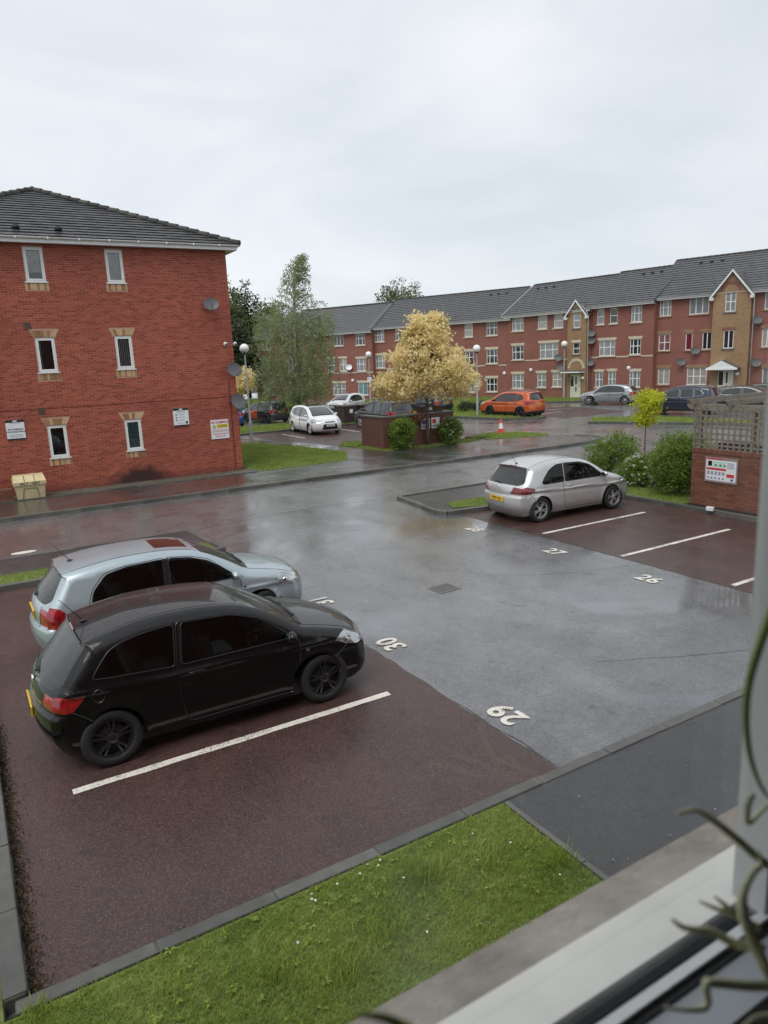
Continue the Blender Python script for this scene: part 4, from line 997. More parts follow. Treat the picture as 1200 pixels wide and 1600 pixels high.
Dd = block('nearest far flats with the wide buff gabled entrance bay', (47.95, 39.0), -72.0, 15.0, 7.8, 3.1,
    [(.47, 1.36, 6.42, 7.62, 3, .55, NN, 0, T6), (.47, 1.37, 3.80, 5.07, 2, .5, RD, 1), (.5, 1.43, 1.2, 2.46, 2, None, CR_, 1), (2.70, 4.13, 6.40, 7.64, 3, None, NN, 0), (2.52, 3.04, 3.78, 5.06, 1, None, RD, 1), (3.76, 4.45, 3.78, 5.06, 2, None, D_, 1), (2.74, 4.21, 1.15, 2.46, 3, .5, CR_, 1), (7.86, 8.56, 3.79, 5.10, 2, None, CR_, 1), (8.05, 8.85, 1.05, 2.33, 2, None, NN, 1), (7.9, 8.7, 6.4, 7.6, 2, None, NN, 0)],
    band=None, lintel='brick_gold', sill='brick_gold', vents=(2.2, 3.0, 3.8))
gable_bay(Dd, 4.56, 7.14, 7.75, 9.35, .45, [(5.38, 6.12, 6.40, 7.80, 2, .5, NN, None), (5.39, 6.10, 3.80, 5.10, 2, None, D_, 'brick_far')], (5.12, 6.28, .15, 2.30), arch=[(5.75, 7.85, .50, 'brick_far')], canopy='gable')
downpipe(Dd, 7.30, 7.6, -.30)
# dishes and alarm boxes on the far flats
def on_block(b, x, z, y=-.25): return b.matrix_basis @ Vector((x, y, z))
for b, x, z, lab, mt in ((C1, 6.25, 3.55, 'grey satellite dish beside the wide window left of the narrow bay', 'dish_grey'), (C1, 6.5, 2.75, 'lower grey satellite dish left of the narrow bay', 'dish_grey'), (C2, .3, 5.45, 'upper dark dish right of the narrow bay downpipe', 'dish_grey'), (C2, .3, 4.85, 'second dark dish right of the narrow bay downpipe', 'dish_grey'), (C2, .25, 3.05, 'lowest dark dish right of the narrow bay downpipe', 'dish_grey'),
    (Dd, 3.35, 3.72, 'grey dish under the pair of first floor windows by the wide bay', 'dish_grey'), (Dd, 2.35, 2.9, 'dark dish above the ground floor windows by the wide bay', 'dish_grey'), (Dd, 7.55, 5.7, 'pale grey dish right of the wide bay', 'dish_grey'), (Dd, 7.65, 2.7, 'dark low dish right of the wide bay', 'dish_grey'), (A_, 13.75, 3.35, 'white dish on the flats behind the birch', 'sign_white')):
    p = on_block(b, x, z); ang = b.rotation_euler.z; w_ = Vector((-math.sin(ang), math.cos(ang)))
    dish(lab, p, .34, math.degrees(ang)+30, 18, mt, None, (w_.x, w_.y))
for b, x, z, lab in ((C1, 3.1, 2.55, 'round white alarm box on the flats left of the narrow bay'), (C2, 3.7, 2.55, 'round white alarm box right of the narrow bay'), (B_, 15.2, 2.3, 'round white alarm box at the right end of the long flats'), (A_, 14.0, 1.95, 'round white alarm box on the flats behind the birch')):
    p = on_block(b, x, z, -.02); o = MB().lathe([(.16, -.0), (.16, .06), (.12, .09), (.001, .10)], 18, Matrix.Translation(p) @ Matrix.Rotation(b.rotation_euler.z, 4, 'Z') @ Matrix.Rotation(R(90), 4, 'X')).build('alarm_box', 'sign_white', None, True); tag(o, lab, 'alarm box', 'alarm boxes')

# ------------------------------------------------------------------ cars
class Shape:
    def __init__(s, sp, step):
        s.sp = sp; s.L = sp['L']; s.W = sp['W']; s.step = step; s.r = sp.get('fil', .095)
        s.o = catmull(sp['out'], .04 if step < .07 else .07)
        dl = np.linalg.norm(np.diff(s.o, axis=0), axis=1); s.t = np.concatenate([[0], np.cumsum(dl)]); s.T = s.t[-1]
        s.bx = [p[0] for p in sp['belt']]; s.bz = [p[1] for p in sp['belt']]
        s.sill = sp.get('sill', .20); s.Ra = sp['wr']+sp.get('gap', .045)
        tg = np.gradient(s.o, axis=0); tg /= np.linalg.norm(tg, axis=1)[:, None]; s.n = np.stack([tg[:, 1], -tg[:, 0]], 1)
    def tof(s, x, z): return s.t[np.argmin((s.o[:, 0]-x)**2+(s.o[:, 1]-z)**2)]
    def Y0(s, x, z):
        sp = s.sp; zb = np.interp(x, s.bx, s.bz); Wd = s.W
        lo = .07*np.clip((.50-z)/.33, 0, 1.2)**2
        mid = .035*np.clip((z-.55)/(zb-.55), 0, 1)**2
        u = (z-zb)/.03; soft = .03*np.where(u > 20, u, np.log1p(np.exp(np.clip(u, -30, 20))))
        y = Wd-lo-mid-sp.get('tumble', .40)*soft
        zc = np.interp(x, [0, s.L], sp.get('crease', (.86, .74)))
        y = y+sp.get('ca', .014)*np.exp(-((z-zc)/.03)**2)-.010*np.exp(-((z-zc+.08)/.06)**2)
        for a in (sp['ra'], sp['fa']):
            d = np.sqrt((x-a)**2+(z-sp['wr'])**2)-s.Ra
            y = y+.016*np.exp(-(d/.07)**2)
        y = y-.05*sst(sp['fa']+.1, s.L, x)-.05*sst(sp['ra']+.1, 0, x)
        return y
    def dist(s, x, z):
        P = np.stack([x, z], 1); best = np.full(len(P), 9.); bi = np.zeros(len(P), int)
        a = s.o[:-1]; b = s.o[1:]; ab = b-a; l2 = (ab**2).sum(1)
        for k in range(0, len(P), 4000):
            q = P[k:k+4000, None, :]-a[None]; tt = np.clip((q*ab[None]).sum(2)/l2, 0, 1)
            dd = np.linalg.norm(q-tt[..., None]*ab[None], axis=2); i = dd.argmin(1)
            best[k:k+4000] = dd[np.arange(len(i)), i]; bi[k:k+4000] = i
        return best, bi
    def warp(s, x, y, z):
        sp = s.sp; a = np.clip(np.abs(y)/s.W, 0, 1.1)
        zz = z-sp.get('crown', .055)*a**2.2*sst(.6, 1.0, z)
        xx = x-sp.get('kf', .30)*sst(sp['fa']-.05, s.L, x)*a**2.6+sp.get('kr', .20)*sst(sp['ra']+.15, 0, x)*a**2.6
        # windscreen and bonnet rear edge curve back at the sides
        xx = xx-sp.get('kw', .10)*a**2*np.exp(-((x-sp['cowl'])/.45)**2)
        return np.stack([xx-s.L/2, y, zz], -1)
    def side(s, x, z, sg):
        d, _ = s.dist(x, z); q = 1-np.minimum(d, s.r)/s.r
        y = s.Y0(x, z)-s.r*(1-np.sqrt(np.maximum(0, 1-q*q)))
        return s.warp(x, sg*y, z)
    def side_n(s, x, z, sg):
        d, i = s.dist(x, z); k = np.clip(.006-d, 0, .006)
        x = x-s.n[i, 0]*k; z = z-s.n[i, 1]*k; e = .003
        dx = s.side(x+e, z, sg)-s.side(x-e, z, sg); dz = s.side(x, z+e, sg)-s.side(x, z-e, sg)
        n = np.cross(dz, dx)*sg; return n/np.maximum(np.linalg.norm(n, axis=1), 1e-12)[:, None]
    def cap(s, t, v):
        x = np.interp(t, s.t, s.o[:, 0]); z = np.interp(t, s.t, s.o[:, 1]); yb = np.maximum(s.Y0(x, z)-s.r, .05)
        return s.warp(x, v*yb, z)
    def cap_n(s, t, v):
        e = .02
        dt = s.cap(np.minimum(t+e, s.T), v)-s.cap(np.maximum(t-e, 0), v); dv = s.cap(t, v+.02)-s.cap(t, v-.02)
        n = np.cross(dv, dt); return n/np.maximum(np.linalg.norm(n, axis=1), 1e-12)[:, None]
    def side_domain(s):
        o = [tuple(p) for p in s.o]; zs = s.sill; bot = []
        for a in (s.sp['ra'], s.sp['fa']):
            w = s.sp['wr']; dz = zs-w; th = math.asin(max(-1, min(1, dz/s.Ra)))
            for k in range(25):
                g = math.pi-th-(math.pi-2*th)*k/24; bot.append((a+s.Ra*math.cos(g), w+s.Ra*math.sin(g)))
        return o+bot
def cdt(domain, polys, grid, extra=(), inner=None):
    pts = []; edges = []
    for pl in [domain]+polys:
        k = len(pts); pts += list(pl); n = len(pl); edges += [(k+i, k+(i+1) % n) for i in range(n)]
    A = np.array(pts); ex = np.array(list(extra)).reshape(-1, 2)
    g = np.concatenate([grid, ex]) if len(ex) else grid
    g = g[pip(g, domain)]
    keep = np.ones(len(g), bool); mind = np.full(len(g), 9.)
    for k in range(0, len(g), 2000): mind[k:k+2000] = np.sqrt(((g[k:k+2000, None]-A[None])**2).sum(2)).min(1)
    g = g[mind > .013]
    vs, es, fs, *_ = geometry.delaunay_2d_cdt([Vector(p) for p in pts]+[Vector(p) for p in g], edges, [], 0, 1e-6)
    V = np.array([tuple(v) for v in vs]); F = np.array([f for f in fs if len(f) == 3]); C = V[F].mean(1)
    F = F[pip(C, domain)]; C = V[F].mean(1)
    return V, F, C
def car_mesh(name, chunks, mat, parent):
    v = []; n = []; f = []; k = 0
    for P, Nn, F in chunks:
        u, inv = np.unique(F, return_inverse=True); Q = P[u]; M_ = Nn[u]; G = inv.reshape(F.shape)
        gn = np.cross(Q[G[:, 1]]-Q[G[:, 0]], Q[G[:, 2]]-Q[G[:, 0]]); fl = (gn*M_[G].mean(1)).sum(1) < 0
        G = np.where(fl[:, None], G[:, ::-1], G)
        v.append(Q); n.append(M_); f.append(G+k); k += len(Q)
    v = np.concatenate(v); n = np.concatenate(n); f = np.concatenate(f)
    me = bpy.data.meshes.new(name); me.from_pydata(v.tolist(), [], f.tolist()); me.materials.append(MATS[mat])
    me.polygons.foreach_set('use_smooth', [True]*len(me.polygons)); me.update()
    me.normals_split_custom_set_from_vertices([tuple(x) for x in n])
    o = bpy.data.objects.new(name, me); return link(o, parent), v, n, f
def scale_spec(sp, sx, sz, **k):
    q = dict(sp); P = lambda l: [(a[0]*sx, a[1]*sz)+tuple(a[2:]) for a in l]
    q['L'] = sp['L']*sx; q['out'] = P(sp['out']); q['belt'] = P(sp['belt']); q['ra'] *= sx; q['fa'] *= sx; q['cowl'] *= sx
    q['win'] = [P(w) for w in sp['win']]; q['pillars'] = [P(w) for w in sp.get('pillars', [])]; q['doors'] = [P(w) for w in sp['doors']]; q['head'] = P(sp['head']); q['tail'] = P(sp['tail'])
    for key in ('ws', 'rw', 'headc', 'tailc', 'plate_r', 'plate_f', 'grille', 'grille2', 'roofp'):
        if sp.get(key): q[key] = P(sp[key])
    q.update(k); return q
CORSA_E = dict(L=4.02, W=.868, ra=.68, fa=3.19, wr=.318, cowl=3.06, belt=[(0, 1.03), (3.2, .93)], crease=(.935, .80), ca=.018,
    out=[(3.86, .17), (3.97, .25), (4.015, .40), (4.01, .56), (3.96, .68), (3.86, .775), (3.66, .87), (3.35, .955), (3.06, 1.02, 1), (2.72, 1.215), (2.36, 1.375), (2.05, 1.445), (1.65, 1.48), (1.2, 1.475), (.9, 1.435), (.68, 1.395), (.50, 1.355, 1), (.54, 1.33, 1), (.36, 1.17), (.19, 1.0), (.07, .885, 1), (.035, .78), (.05, .69, 1), (.0, .65), (-.005, .50), (.03, .36), (.10, .24), (.16, .17)],
    win=[[(2.92, .975), (2.42, 1.275), (2.1, 1.365), (1.55, 1.395), (1.48, .985)], [(1.41, .985), (1.47, 1.395), (1.15, 1.375), (.90, 1.335), (.76, 1.28), (.50, 1.05)]],
    doors=[[(2.98, .93), (2.96, .55), (2.85, .26), (1.50, .26), (1.43, .60), (1.43, 1.0), (1.50, 1.41), (2.1, 1.385), (2.45, 1.29)]],
    head=[(3.48, .80), (3.62, .865), (3.80, .86), (4.2, .80), (4.2, .63), (3.90, .655), (3.70, .70)], headc=[(3.86, .775, .62), (3.86, .775, 1.1), (3.97, .64, 1.1), (3.98, .62, .62)],
    tail=[(-.2, .905), (.18, .905), (.38, .90), (.36, .86), (.18, .715), (-.2, .715)], tailc=[(.07, .89, .76), (.07, .89, 1.1), (.04, .72, 1.1), (.05, .74, .72)],
    ws=[(3.04, 1.03), (2.36, 1.375)], pillars=[[(1.52, 1.40), (1.455, .985), (1.49, .985), (1.555, 1.40)]], rw=[(.535, 1.325), (.10, .91)], plate_r=[(.0, .60)], plate_f=[(4.015, .40)])
CORSA_D = dict(CORSA_E, crease=(.84, .70), kr=.24,
    out=[(3.86, .17), (3.95, .25), (3.99, .40), (3.985, .56), (3.93, .68), (3.82, .78), (3.62, .87), (3.35, .955), (3.08, 1.02, 1), (2.75, 1.215), (2.40, 1.375), (2.05, 1.455), (1.65, 1.49), (1.2, 1.48), (.85, 1.44), (.62, 1.39), (.47, 1.35, 1), (.49, 1.325, 1), (.34, 1.16), (.18, 1.0), (.07, .92, 1), (.025, .82), (.03, .70, 1), (-.005, .66), (-.005, .50), (.03, .36), (.10, .24), (.16, .17)],
    win=[[(2.92, .985), (2.42, 1.285), (2.1, 1.375), (1.60, 1.405), (1.53, .985)], [(1.46, .985), (1.52, 1.405), (1.30, 1.39), (1.05, 1.29), (.82, 1.11), (.74, 1.02), (.82, .985)]],
    tail=[(-.2, .95), (.14, .955), (.44, .90), (.40, .84), (.2, .75), (-.2, .75)], tailc=[(.07, .93, .70), (.07, .93, 1.1), (.03, .76, 1.1), (.03, .76, .60)],
    rw=[(.485, 1.32), (.10, .945)], pillars=[[(1.55, 1.40), (1.485, .985), (1.54, .985), (1.605, 1.40)]])
COROLLA = dict(L=4.18, W=.855, ra=.72, fa=3.32, wr=.310, cowl=3.16, belt=[(0, .99), (3.2, .92)], crease=(.80, .70),
    out=[(4.02, .17), (4.13, .25), (4.175, .42), (4.16, .58), (4.10, .70), (3.98, .79), (3.7, .885), (3.4, .95), (3.16, 1.0, 1), (2.8, 1.195), (2.40, 1.375), (2.1, 1.445), (1.7, 1.475), (1.2, 1.47), (.85, 1.435), (.56, 1.395), (.40, 1.365, 1), (.43, 1.34, 1), (.27, 1.15), (.11, .97, 1), (.05, .85), (.05, .68, 1), (0, .63), (-.01, .48), (.03, .32), (.12, .20), (.16, .17)],
    win=[[(2.98, .965), (2.48, 1.265), (2.2, 1.35), (1.90, 1.385), (1.87, .955)], [(1.79, .955), (1.82, 1.385), (1.30, 1.37), (1.0, 1.315), (.80, 1.13), (.75, .985)]],
    doors=[[(3.02, .92), (3.0, .55), (2.9, .26), (1.86, .26), (1.83, .9), (1.86, 1.405), (2.2, 1.37), (2.5, 1.285)], [(1.83, .26), (1.32, .26), (1.12, .62), (.84, .80), (.70, .98), (.78, 1.15), (.98, 1.34), (1.3, 1.39), (1.84, 1.405), (1.81, .9)]],
    head=[(3.62, .78), (3.72, .87), (3.92, .86), (4.3, .8), (4.3, .62), (3.95, .62), (3.75, .68)], headc=[(3.98, .79, .62), (3.98, .79, 1.1), (4.15, .62, 1.1), (4.15, .62, .62)],
    tail=[(-.2, .985), (.20, .985), (.30, .90), (.27, .66), (-.2, .66)], tailc=[(.08, .96, .72), (.08, .96, 1.1), (.05, .68, 1.1), (.05, .68, .72)],
    ws=[(3.13, 1.01), (2.40, 1.375)], pillars=[[(1.81, 1.39), (1.78, .955), (1.875, .955), (1.905, 1.39)]], rw=[(.425, 1.33), (.11, .975)], roofp=[(2.30, 1.40), (1.78, 1.47)], plate_r=[(.05, .76)], plate_f=[(4.17, .44)], grille=[(4.10, .72, .45), (4.15, .60, .45)], grille2=[(4.17, .46, .5), (4.13, .25, .55)])
MPV = dict(L=4.38, W=.91, ra=.75, fa=3.40, wr=.330, cowl=3.5, belt=[(0, 1.12), (3.5, 1.02)], crease=(.95, .78), kf=.36, crown=.06,
    out=[(4.2, .17), (4.32, .25), (4.37, .45), (4.36, .62), (4.29, .76), (4.10, .88), (3.8, 1.0), (3.5, 1.08, 1), (3.0, 1.345), (2.55, 1.53), (2.2, 1.60), (1.7, 1.63), (1.1, 1.61), (.6, 1.56), (.35, 1.51, 1), (.2, 1.25), (.08, 1.02, 1), (.03, .8), (0, .62), (0, .45), (.08, .25), (.14, .17)],
    win=[[(3.22, 1.07), (2.62, 1.40), (2.2, 1.50), (1.97, 1.52), (1.97, 1.06)], [(1.89, 1.06), (1.89, 1.525), (1.14, 1.50), (1.08, 1.10)], [(1.01, 1.12), (1.06, 1.49), (.70, 1.43), (.50, 1.24)]],
    doors=[[(3.3, 1.02), (3.28, .6), (3.1, .26), (1.95, .26), (1.93, 1.54), (2.2, 1.52), (2.64, 1.42)], [(1.92, .26), (1.40, .26), (1.15, .68), (1.03, .9), (1.08, 1.52), (1.91, 1.54)]],
    head=[(3.70, .86), (3.85, .96), (4.10, .93), (4.5, .88), (4.5, .70), (4.1, .72)], headc=[(4.16, .85, .60), (4.12, .87, 1.1), (4.33, .70, 1.1), (4.33, .72, .66)],
    tail=[(-.2, 1.25), (.22, 1.25), (.30, 1.0), (.2, .85), (-.2, .85)], tailc=[(.16, 1.18, .8), (.16, 1.18, 1.1), (.04, .86, 1.1), (.04, .86, .7)],
    ws=[(3.47, 1.09), (2.55, 1.53)], rw=[(.33, 1.47), (.10, 1.06)], roofp=[(2.5, 1.545), (.6, 1.56)], plate_r=[(.03, .8)], plate_f=[(4.365, .50)], grille=[(4.30, .75, .42), (4.335, .69, .42)], grille2=[(4.362, .60, .52), (4.34, .32, .66)])
SUV = dict(L=4.62, W=.915, ra=.82, fa=3.52, wr=.362, cowl=3.55, sill=.27, belt=[(0, 1.16), (3.5, 1.07)], crease=(1.0, .90), kf=.30, clad=True, tumble=.36, gap=.055,
    out=[(4.42, .24), (4.55, .32), (4.61, .5), (4.61, .75), (4.53, .92), (4.3, 1.02), (3.9, 1.10), (3.55, 1.14, 1), (3.05, 1.42), (2.6, 1.60), (2.2, 1.67), (1.6, 1.70), (1.0, 1.68), (.5, 1.64), (.24, 1.60, 1), (.28, 1.56, 1), (.17, 1.3), (.06, 1.08, 1), (.03, .9), (0, .7), (0, .5), (.08, .32), (.14, .24)],
    win=[[(3.28, 1.12), (2.66, 1.46), (2.3, 1.55), (2.07, 1.58), (2.07, 1.09)], [(1.99, 1.09), (1.99, 1.585), (1.27, 1.565), (1.22, 1.12)], [(1.15, 1.13), (1.19, 1.56), (.80, 1.50), (.58, 1.27)]],
    doors=[[(3.34, 1.07), (3.3, .7), (3.1, .36), (2.05, .36), (2.03, 1.60), (2.3, 1.57), (2.68, 1.48)], [(2.02, .36), (1.5, .36), (1.25, .75), (1.17, 1.0), (1.22, 1.58), (2.01, 1.60)]],
    head=[(3.98, .95), (4.2, 1.03), (4.8, .98), (4.8, .84), (4.2, .86)], headc=[(4.45, .97, .62), (4.45, .97, 1.1), (4.57, .84, 1.1), (4.57, .84, .62)],
    tail=[(-.2, 1.14), (.30, 1.14), (.58, 1.10), (.40, 1.0), (.2, .92), (-.2, .92)], tailc=[(.08, 1.10, .62), (.08, 1.10, 1.1), (.03, .93, 1.1), (.03, .96, .6)],
    ws=[(3.51, 1.16), (2.6, 1.60)], rw=[(.275, 1.54), (.09, 1.14)], plate_r=[(.02, .84)], plate_f=[(4.61, .52)], grille=[(4.58, .84, .5), (4.61, .62, .5)], grille2=[(4.6, .5, .6), (4.55, .33, .6)])
ASTRA = scale_spec(COROLLA, 4.42/4.18, 1.02, W=.905, wr=.335, crown=.06,
    out=[(4.25, .17), (4.36, .25), (4.41, .42), (4.40, .60), (4.33, .72), (4.2, .82), (3.9, .93), (3.6, 1.0), (3.34, 1.05, 1), (2.95, 1.25), (2.5, 1.43), (2.15, 1.495), (1.7, 1.51), (1.2, 1.48), (.8, 1.42), (.5, 1.35), (.36, 1.31, 1), (.40, 1.28, 1), (.25, 1.14), (.12, 1.02, 1), (.05, .9), (.04, .72, 1), (0, .66), (-.01, .5), (.03, .34), (.12, .2), (.16, .17)], rw=[(.37, 1.27), (.14, 1.03)], roofp=None)
C3 = scale_spec(COROLLA, 4.0/4.18, 1.0, W=.875, wr=.32, crown=.05,
    out=[(3.82, .20), (3.93, .28), (3.98, .45), (3.98, .66), (3.93, .80), (3.82, .88), (3.55, .96), (3.3, 1.01), (3.06, 1.06, 1), (2.7, 1.26), (2.3, 1.43), (2.0, 1.50), (1.6, 1.52), (1.1, 1.50), (.65, 1.45), (.40, 1.41), (.25, 1.38, 1), (.29, 1.35, 1), (.18, 1.15), (.09, .99, 1), (.05, .85), (.05, .68, 1), (0, .63), (-.01, .48), (.03, .32), (.12, .20), (.16, .17)],
    plate_f=[(3.98, .50)], grille=[(3.95, .76, .5), (3.98, .66, .5)], grille2=[(3.98, .5, .5), (3.95, .32, .55)], roofp=[(2.25, 1.445), (.45, 1.42)], ws=[(3.03, 1.075), (2.3, 1.43)], headc=[(3.90, .83, .62), (3.90, .83, 1.1), (3.98, .68, 1.1), (3.98, .68, .62)])
WHEELS = {}
def wheel_meshes(wr, rim_mat, ns, twin, w=.205):
    k = (wr, rim_mat, ns, twin)
    if k in WHEELS: return WHEELS[k]
    rr = wr*.69
    ty = MB().lathe([(rr-.005, -w/2), (wr*.93, -w/2), (wr*.985, -w/2*.8), (wr, -w/2*.5), (wr, w/2*.5), (wr*.985, w/2*.82), (wr*.94, w/2), (rr+.02, w/2), (rr, w/2-.012), (rr-.004, w/2-.03)], 40)
    o1 = ty.build('wheel', 'tyre_rubber', None, True)
    rm = MB().lathe([(rr-.003, w/2-.03), (rr-.006, w/2-.010), (rr-.016, w/2-.012), (rr-.024, w/2-.04), (rr-.035, -w/2+.03)], 40)
    for i in range(ns):
        a = 2*math.pi*i/ns
        offs = (-.16, .16) if twin else (0,)
        for of in offs:
            w0, w1 = (.020, .017) if twin else (.036, .030)
            r0, r1 = .035, rr-.014
            a0 = a+of*.35; a1 = a+of
            p0 = Vector((math.cos(a0)*r0, math.sin(a0)*r0)); p1 = Vector((math.cos(a1)*r1, math.sin(a1)*r1)); d = (p1-p0).normalized(); nrm = Vector((-d.y, d.x))
            q = [p0-nrm*w0, p1-nrm*w1, p1+nrm*w1, p0+nrm*w0]
            vs = [(x.x, x.y, w/2-.045-.012*(j in (1, 2))) for j, x in enumerate(q)]+[(x.x*.99, x.y*.99, w/2-.018-.004*(j in (1, 2))) for j, x in enumerate([p0-nrm*w0*.6, p1-nrm*w1*.6, p1+nrm*w1*.6, p0+nrm*w0*.6])]
            rm.add(vs, [(0, 3, 2, 1), (4, 5, 6, 7), (0, 1, 5, 4), (1, 2, 6, 5), (2, 3, 7, 6), (3, 0, 4, 7)])
    rm.lathe([(.062, w/2-.05), (.062, w/2-.02), (.05, w/2-.012), (.03, w/2-.008), (.001, w/2-.006)], 20)
    o2 = rm.build('rim', rim_mat, None, False)
    bk = MB().lathe([(rr-.03, w/2-.075), (rr*.72, w/2-.07), (rr*.7, w/2-.06), (.001, w/2-.06)], 28).build('brake_disc', 'brake_dark', None, True)
    r_ = []
    for o in (o1, o2, bk): r_.append(o.data); bpy.data.objects.remove(o)
    WHEELS[k] = r_; return r_
def surf_tube(sh, poly, sg, r, closed=True, step=.05, n=5):
    p = np.array(dens(poly, step, closed)+([poly[0]] if closed else []))
    ok = pip(p, sh.side_domain()); P = sh.side(p[:, 0], p[:, 1], sg)
    m = MB(); run = []
    for q, k in zip(P, ok):
        if k: run.append(q)
        else:
            if len(run) > 1: m.tube(run, r, n)
            run = []
    if len(run) > 1: m.tube(run, r, n)
    return m
def build_car(name, label, loc, head_deg, sp, pm, detail=1, rim='alloy_silver', ns=5, twin=True, group='parked cars', tail_mat='lens_red', glass=None, rails=None, roof_mat=None, plate_txt=None, rear_plate='plate_yellow', feats=(), trim=None, body2=None):
    root = thing(name, label, 'car', loc, R(head_deg), group)
    step = .05 if detail >= 2 else .085
    sh = Shape(sp, step); L = sp['L']; gl = glass or ('car_glass' if detail >= 2 else 'glass_dark')
    dom = sh.side_domain()
    regs = []
    for i, w in enumerate(sp['win']): regs.append(('side_window', i, dens(rpoly(w, .045), .07)))
    regs.append(('headlight', 0, dens(rpoly(sp['head'], .03), .06))); regs.append(('tail_light', 0, dens(rpoly(sp['tail'], .03), .06)))
    if sp.get('clad'):
        for i, a in enumerate((sp['ra'], sp['fa'])):
            regs.append(('wheel_arch_trim', i, [(a+(sh.Ra+.065)*math.cos(2*math.pi*k/40), sp['wr']+(sh.Ra+.065)*math.sin(2*math.pi*k/40)) for k in range(40)]))
        regs.append(('sill_trim', 0, dens([(-.3, .10), (-.3, .46), (.3, .40), (L-.3, .40), (L+.3, .46), (L+.3, .1)], .09)))
    for i, w in enumerate(sp.get('pillars', [])): regs.append(('pillar_trim', i, dens(w, .07)))
    for i, w in enumerate(sp['doors']): regs.append(('door', i, dens(rpoly(w, .05), .07)))
    gx, gz = np.meshgrid(np.arange(.0, L, step), np.arange(.15, 1.75, step)); G = np.stack([gx.ravel(), gz.ravel()], 1)
    d, _ = sh.dist(G[:, 0], G[:, 1]); G = G[d > sh.r*.95]
    ex = np.concatenate([sh.o-sh.n*k*sh.r for k in (.08, .22, .42, .68)])
    V, F, C = cdt(dom, [r_[2] for r_ in regs], G, ex)
    cls = np.full(len(F), -1)
    for i in range(len(regs)-1, -1, -1): cls[pip(C, regs[i][2])] = i
    chunks = {}
    for sg in (1, -1):
        P = sh.side(V[:, 0], V[:, 1], sg); Nn = sh.side_n(V[:, 0], V[:, 1], sg)
        for k in np.unique(cls):
            nm = ('body', 0, 0) if k < 0 else (regs[k][0], regs[k][1], sg)
            chunks.setdefault(nm, []).append((P, Nn, F[cls == k]))
    # --- the strip over the nose, bonnet, roof and tail
    QS = .75; cregs = []
    t0, t1 = sh.tof(*sp['ws'][0]), sh.tof(*sp['ws'][1])
    tr = lambda pts: [(sh.tof(x, z), v*QS) for x, z, v in pts]
    cregs.append(('windscreen', 0, [(t0+.02, -.93*QS), (t0, -.5*QS), (t0-.01, 0), (t0, .5*QS), (t0+.02, .93*QS), (t1-.02, .97*QS), (t1+.01, .4*QS), (t1+.01, -.4*QS), (t1-.02, -.97*QS)]))
    t2, t3 = sh.tof(*sp['rw'][0]), sh.tof(*sp['rw'][1])
    cregs.append(('rear_window', 0, rpoly([(t2, -.90*QS), (t2, .90*QS), (t3-.12, .985*QS), (t3-.02, .80*QS), (t3, 0), (t3-.02, -.80*QS), (t3-.12, -.985*QS)], .06)))
    for sg in (1, -1):
        for nm, key in (('headlight', 'headc'), ('tail_light', 'tailc')):
            cregs.append((nm, sg, [(a, q*sg) for a, q in tr(sp[key])]))
    if sp.get('roofp') and ('sunroof' in feats or roof_mat):
        a, b = sh.tof(*sp['roofp'][0]), sh.tof(*sp['roofp'][1]); vv = .62 if 'sunroof' in feats else .985
        cregs.append(('roof_panel', 0, rpoly([(a, -vv*QS), (a, vv*QS), (b, vv*QS), (b, -vv*QS)], .05)))
    for key in ('grille', 'grille2'):
        if key in sp and 'front' in feats:
            (x0, z0, v0), (x1, z1, v1) = sp[key]; a, b = sh.tof(x0, z0), sh.tof(x1, z1)
            cregs.append((key, 0, rpoly([(a, -v0*QS), (a, v0*QS), (b, v1*QS), (b, -v1*QS)], .05)))
    if 'clad_rear' in feats or sp.get('clad'):
        a = sh.tof(0, .45); cregs.append(('lower_bumper', 0, [(a, -1.1*QS), (a, 1.1*QS), (sh.T+.1, 1.1*QS), (sh.T+.1, -1.1*QS)]))
    for key in ('grille', 'grille2'): pass
    dom2 = [(t, -QS) for t in sh.t]+[(sh.T, q*QS) for q in np.linspace(-1, 1, 16)[1:-1]]+[(t, QS) for t in sh.t[::-1]]+[(0, q*QS) for q in np.linspace(1, -1, 16)[1:-1]]
    gt, gq = np.meshgrid(np.arange(0, sh.T, step), np.linspace(-1, 1, 19 if detail >= 2 else 13)*QS); G2 = np.stack([gt.ravel(), gq.ravel()], 1)
    V2, F2, C2 = cdt(dom2, [dens(c[2], .06) for c in cregs], G2)
    cl2 = np.full(len(F2), -1)
    for i in range(len(cregs)-1, -1, -1): cl2[pip(C2, cregs[i][2])] = i
    P2 = sh.cap(V2[:, 0], V2[:, 1]/QS); N2 = sh.cap_n(V2[:, 0], V2[:, 1]/QS)
    for k in np.unique(cl2):
        if k < 0: nm = ('body', 0, 0)
        else:
            c_ = cregs[k]; nm = (c_[0], 0, c_[1]) if c_[0] in ('headlight', 'tail_light') else (c_[0], 0, 0)
        chunks.setdefault(nm, []).append((P2, N2, F2[cl2 == k]))
    mats = dict(body=pm, door=pm, side_window=gl, windscreen=gl, rear_window=gl, headlight='lens_clear', tail_light=tail_mat, roof_panel=roof_mat or 'sunroof_glass', grille='black_plastic', grille2='black_plastic', pillar_trim='dark_trim', wheel_arch_trim='black_plastic', sill_trim='black_plastic', lower_bumper='black_plastic')
    if detail >= 2: mats['windscreen'] = mats['rear_window'] = 'car_glass_wet'
    lin = []; doors = {}
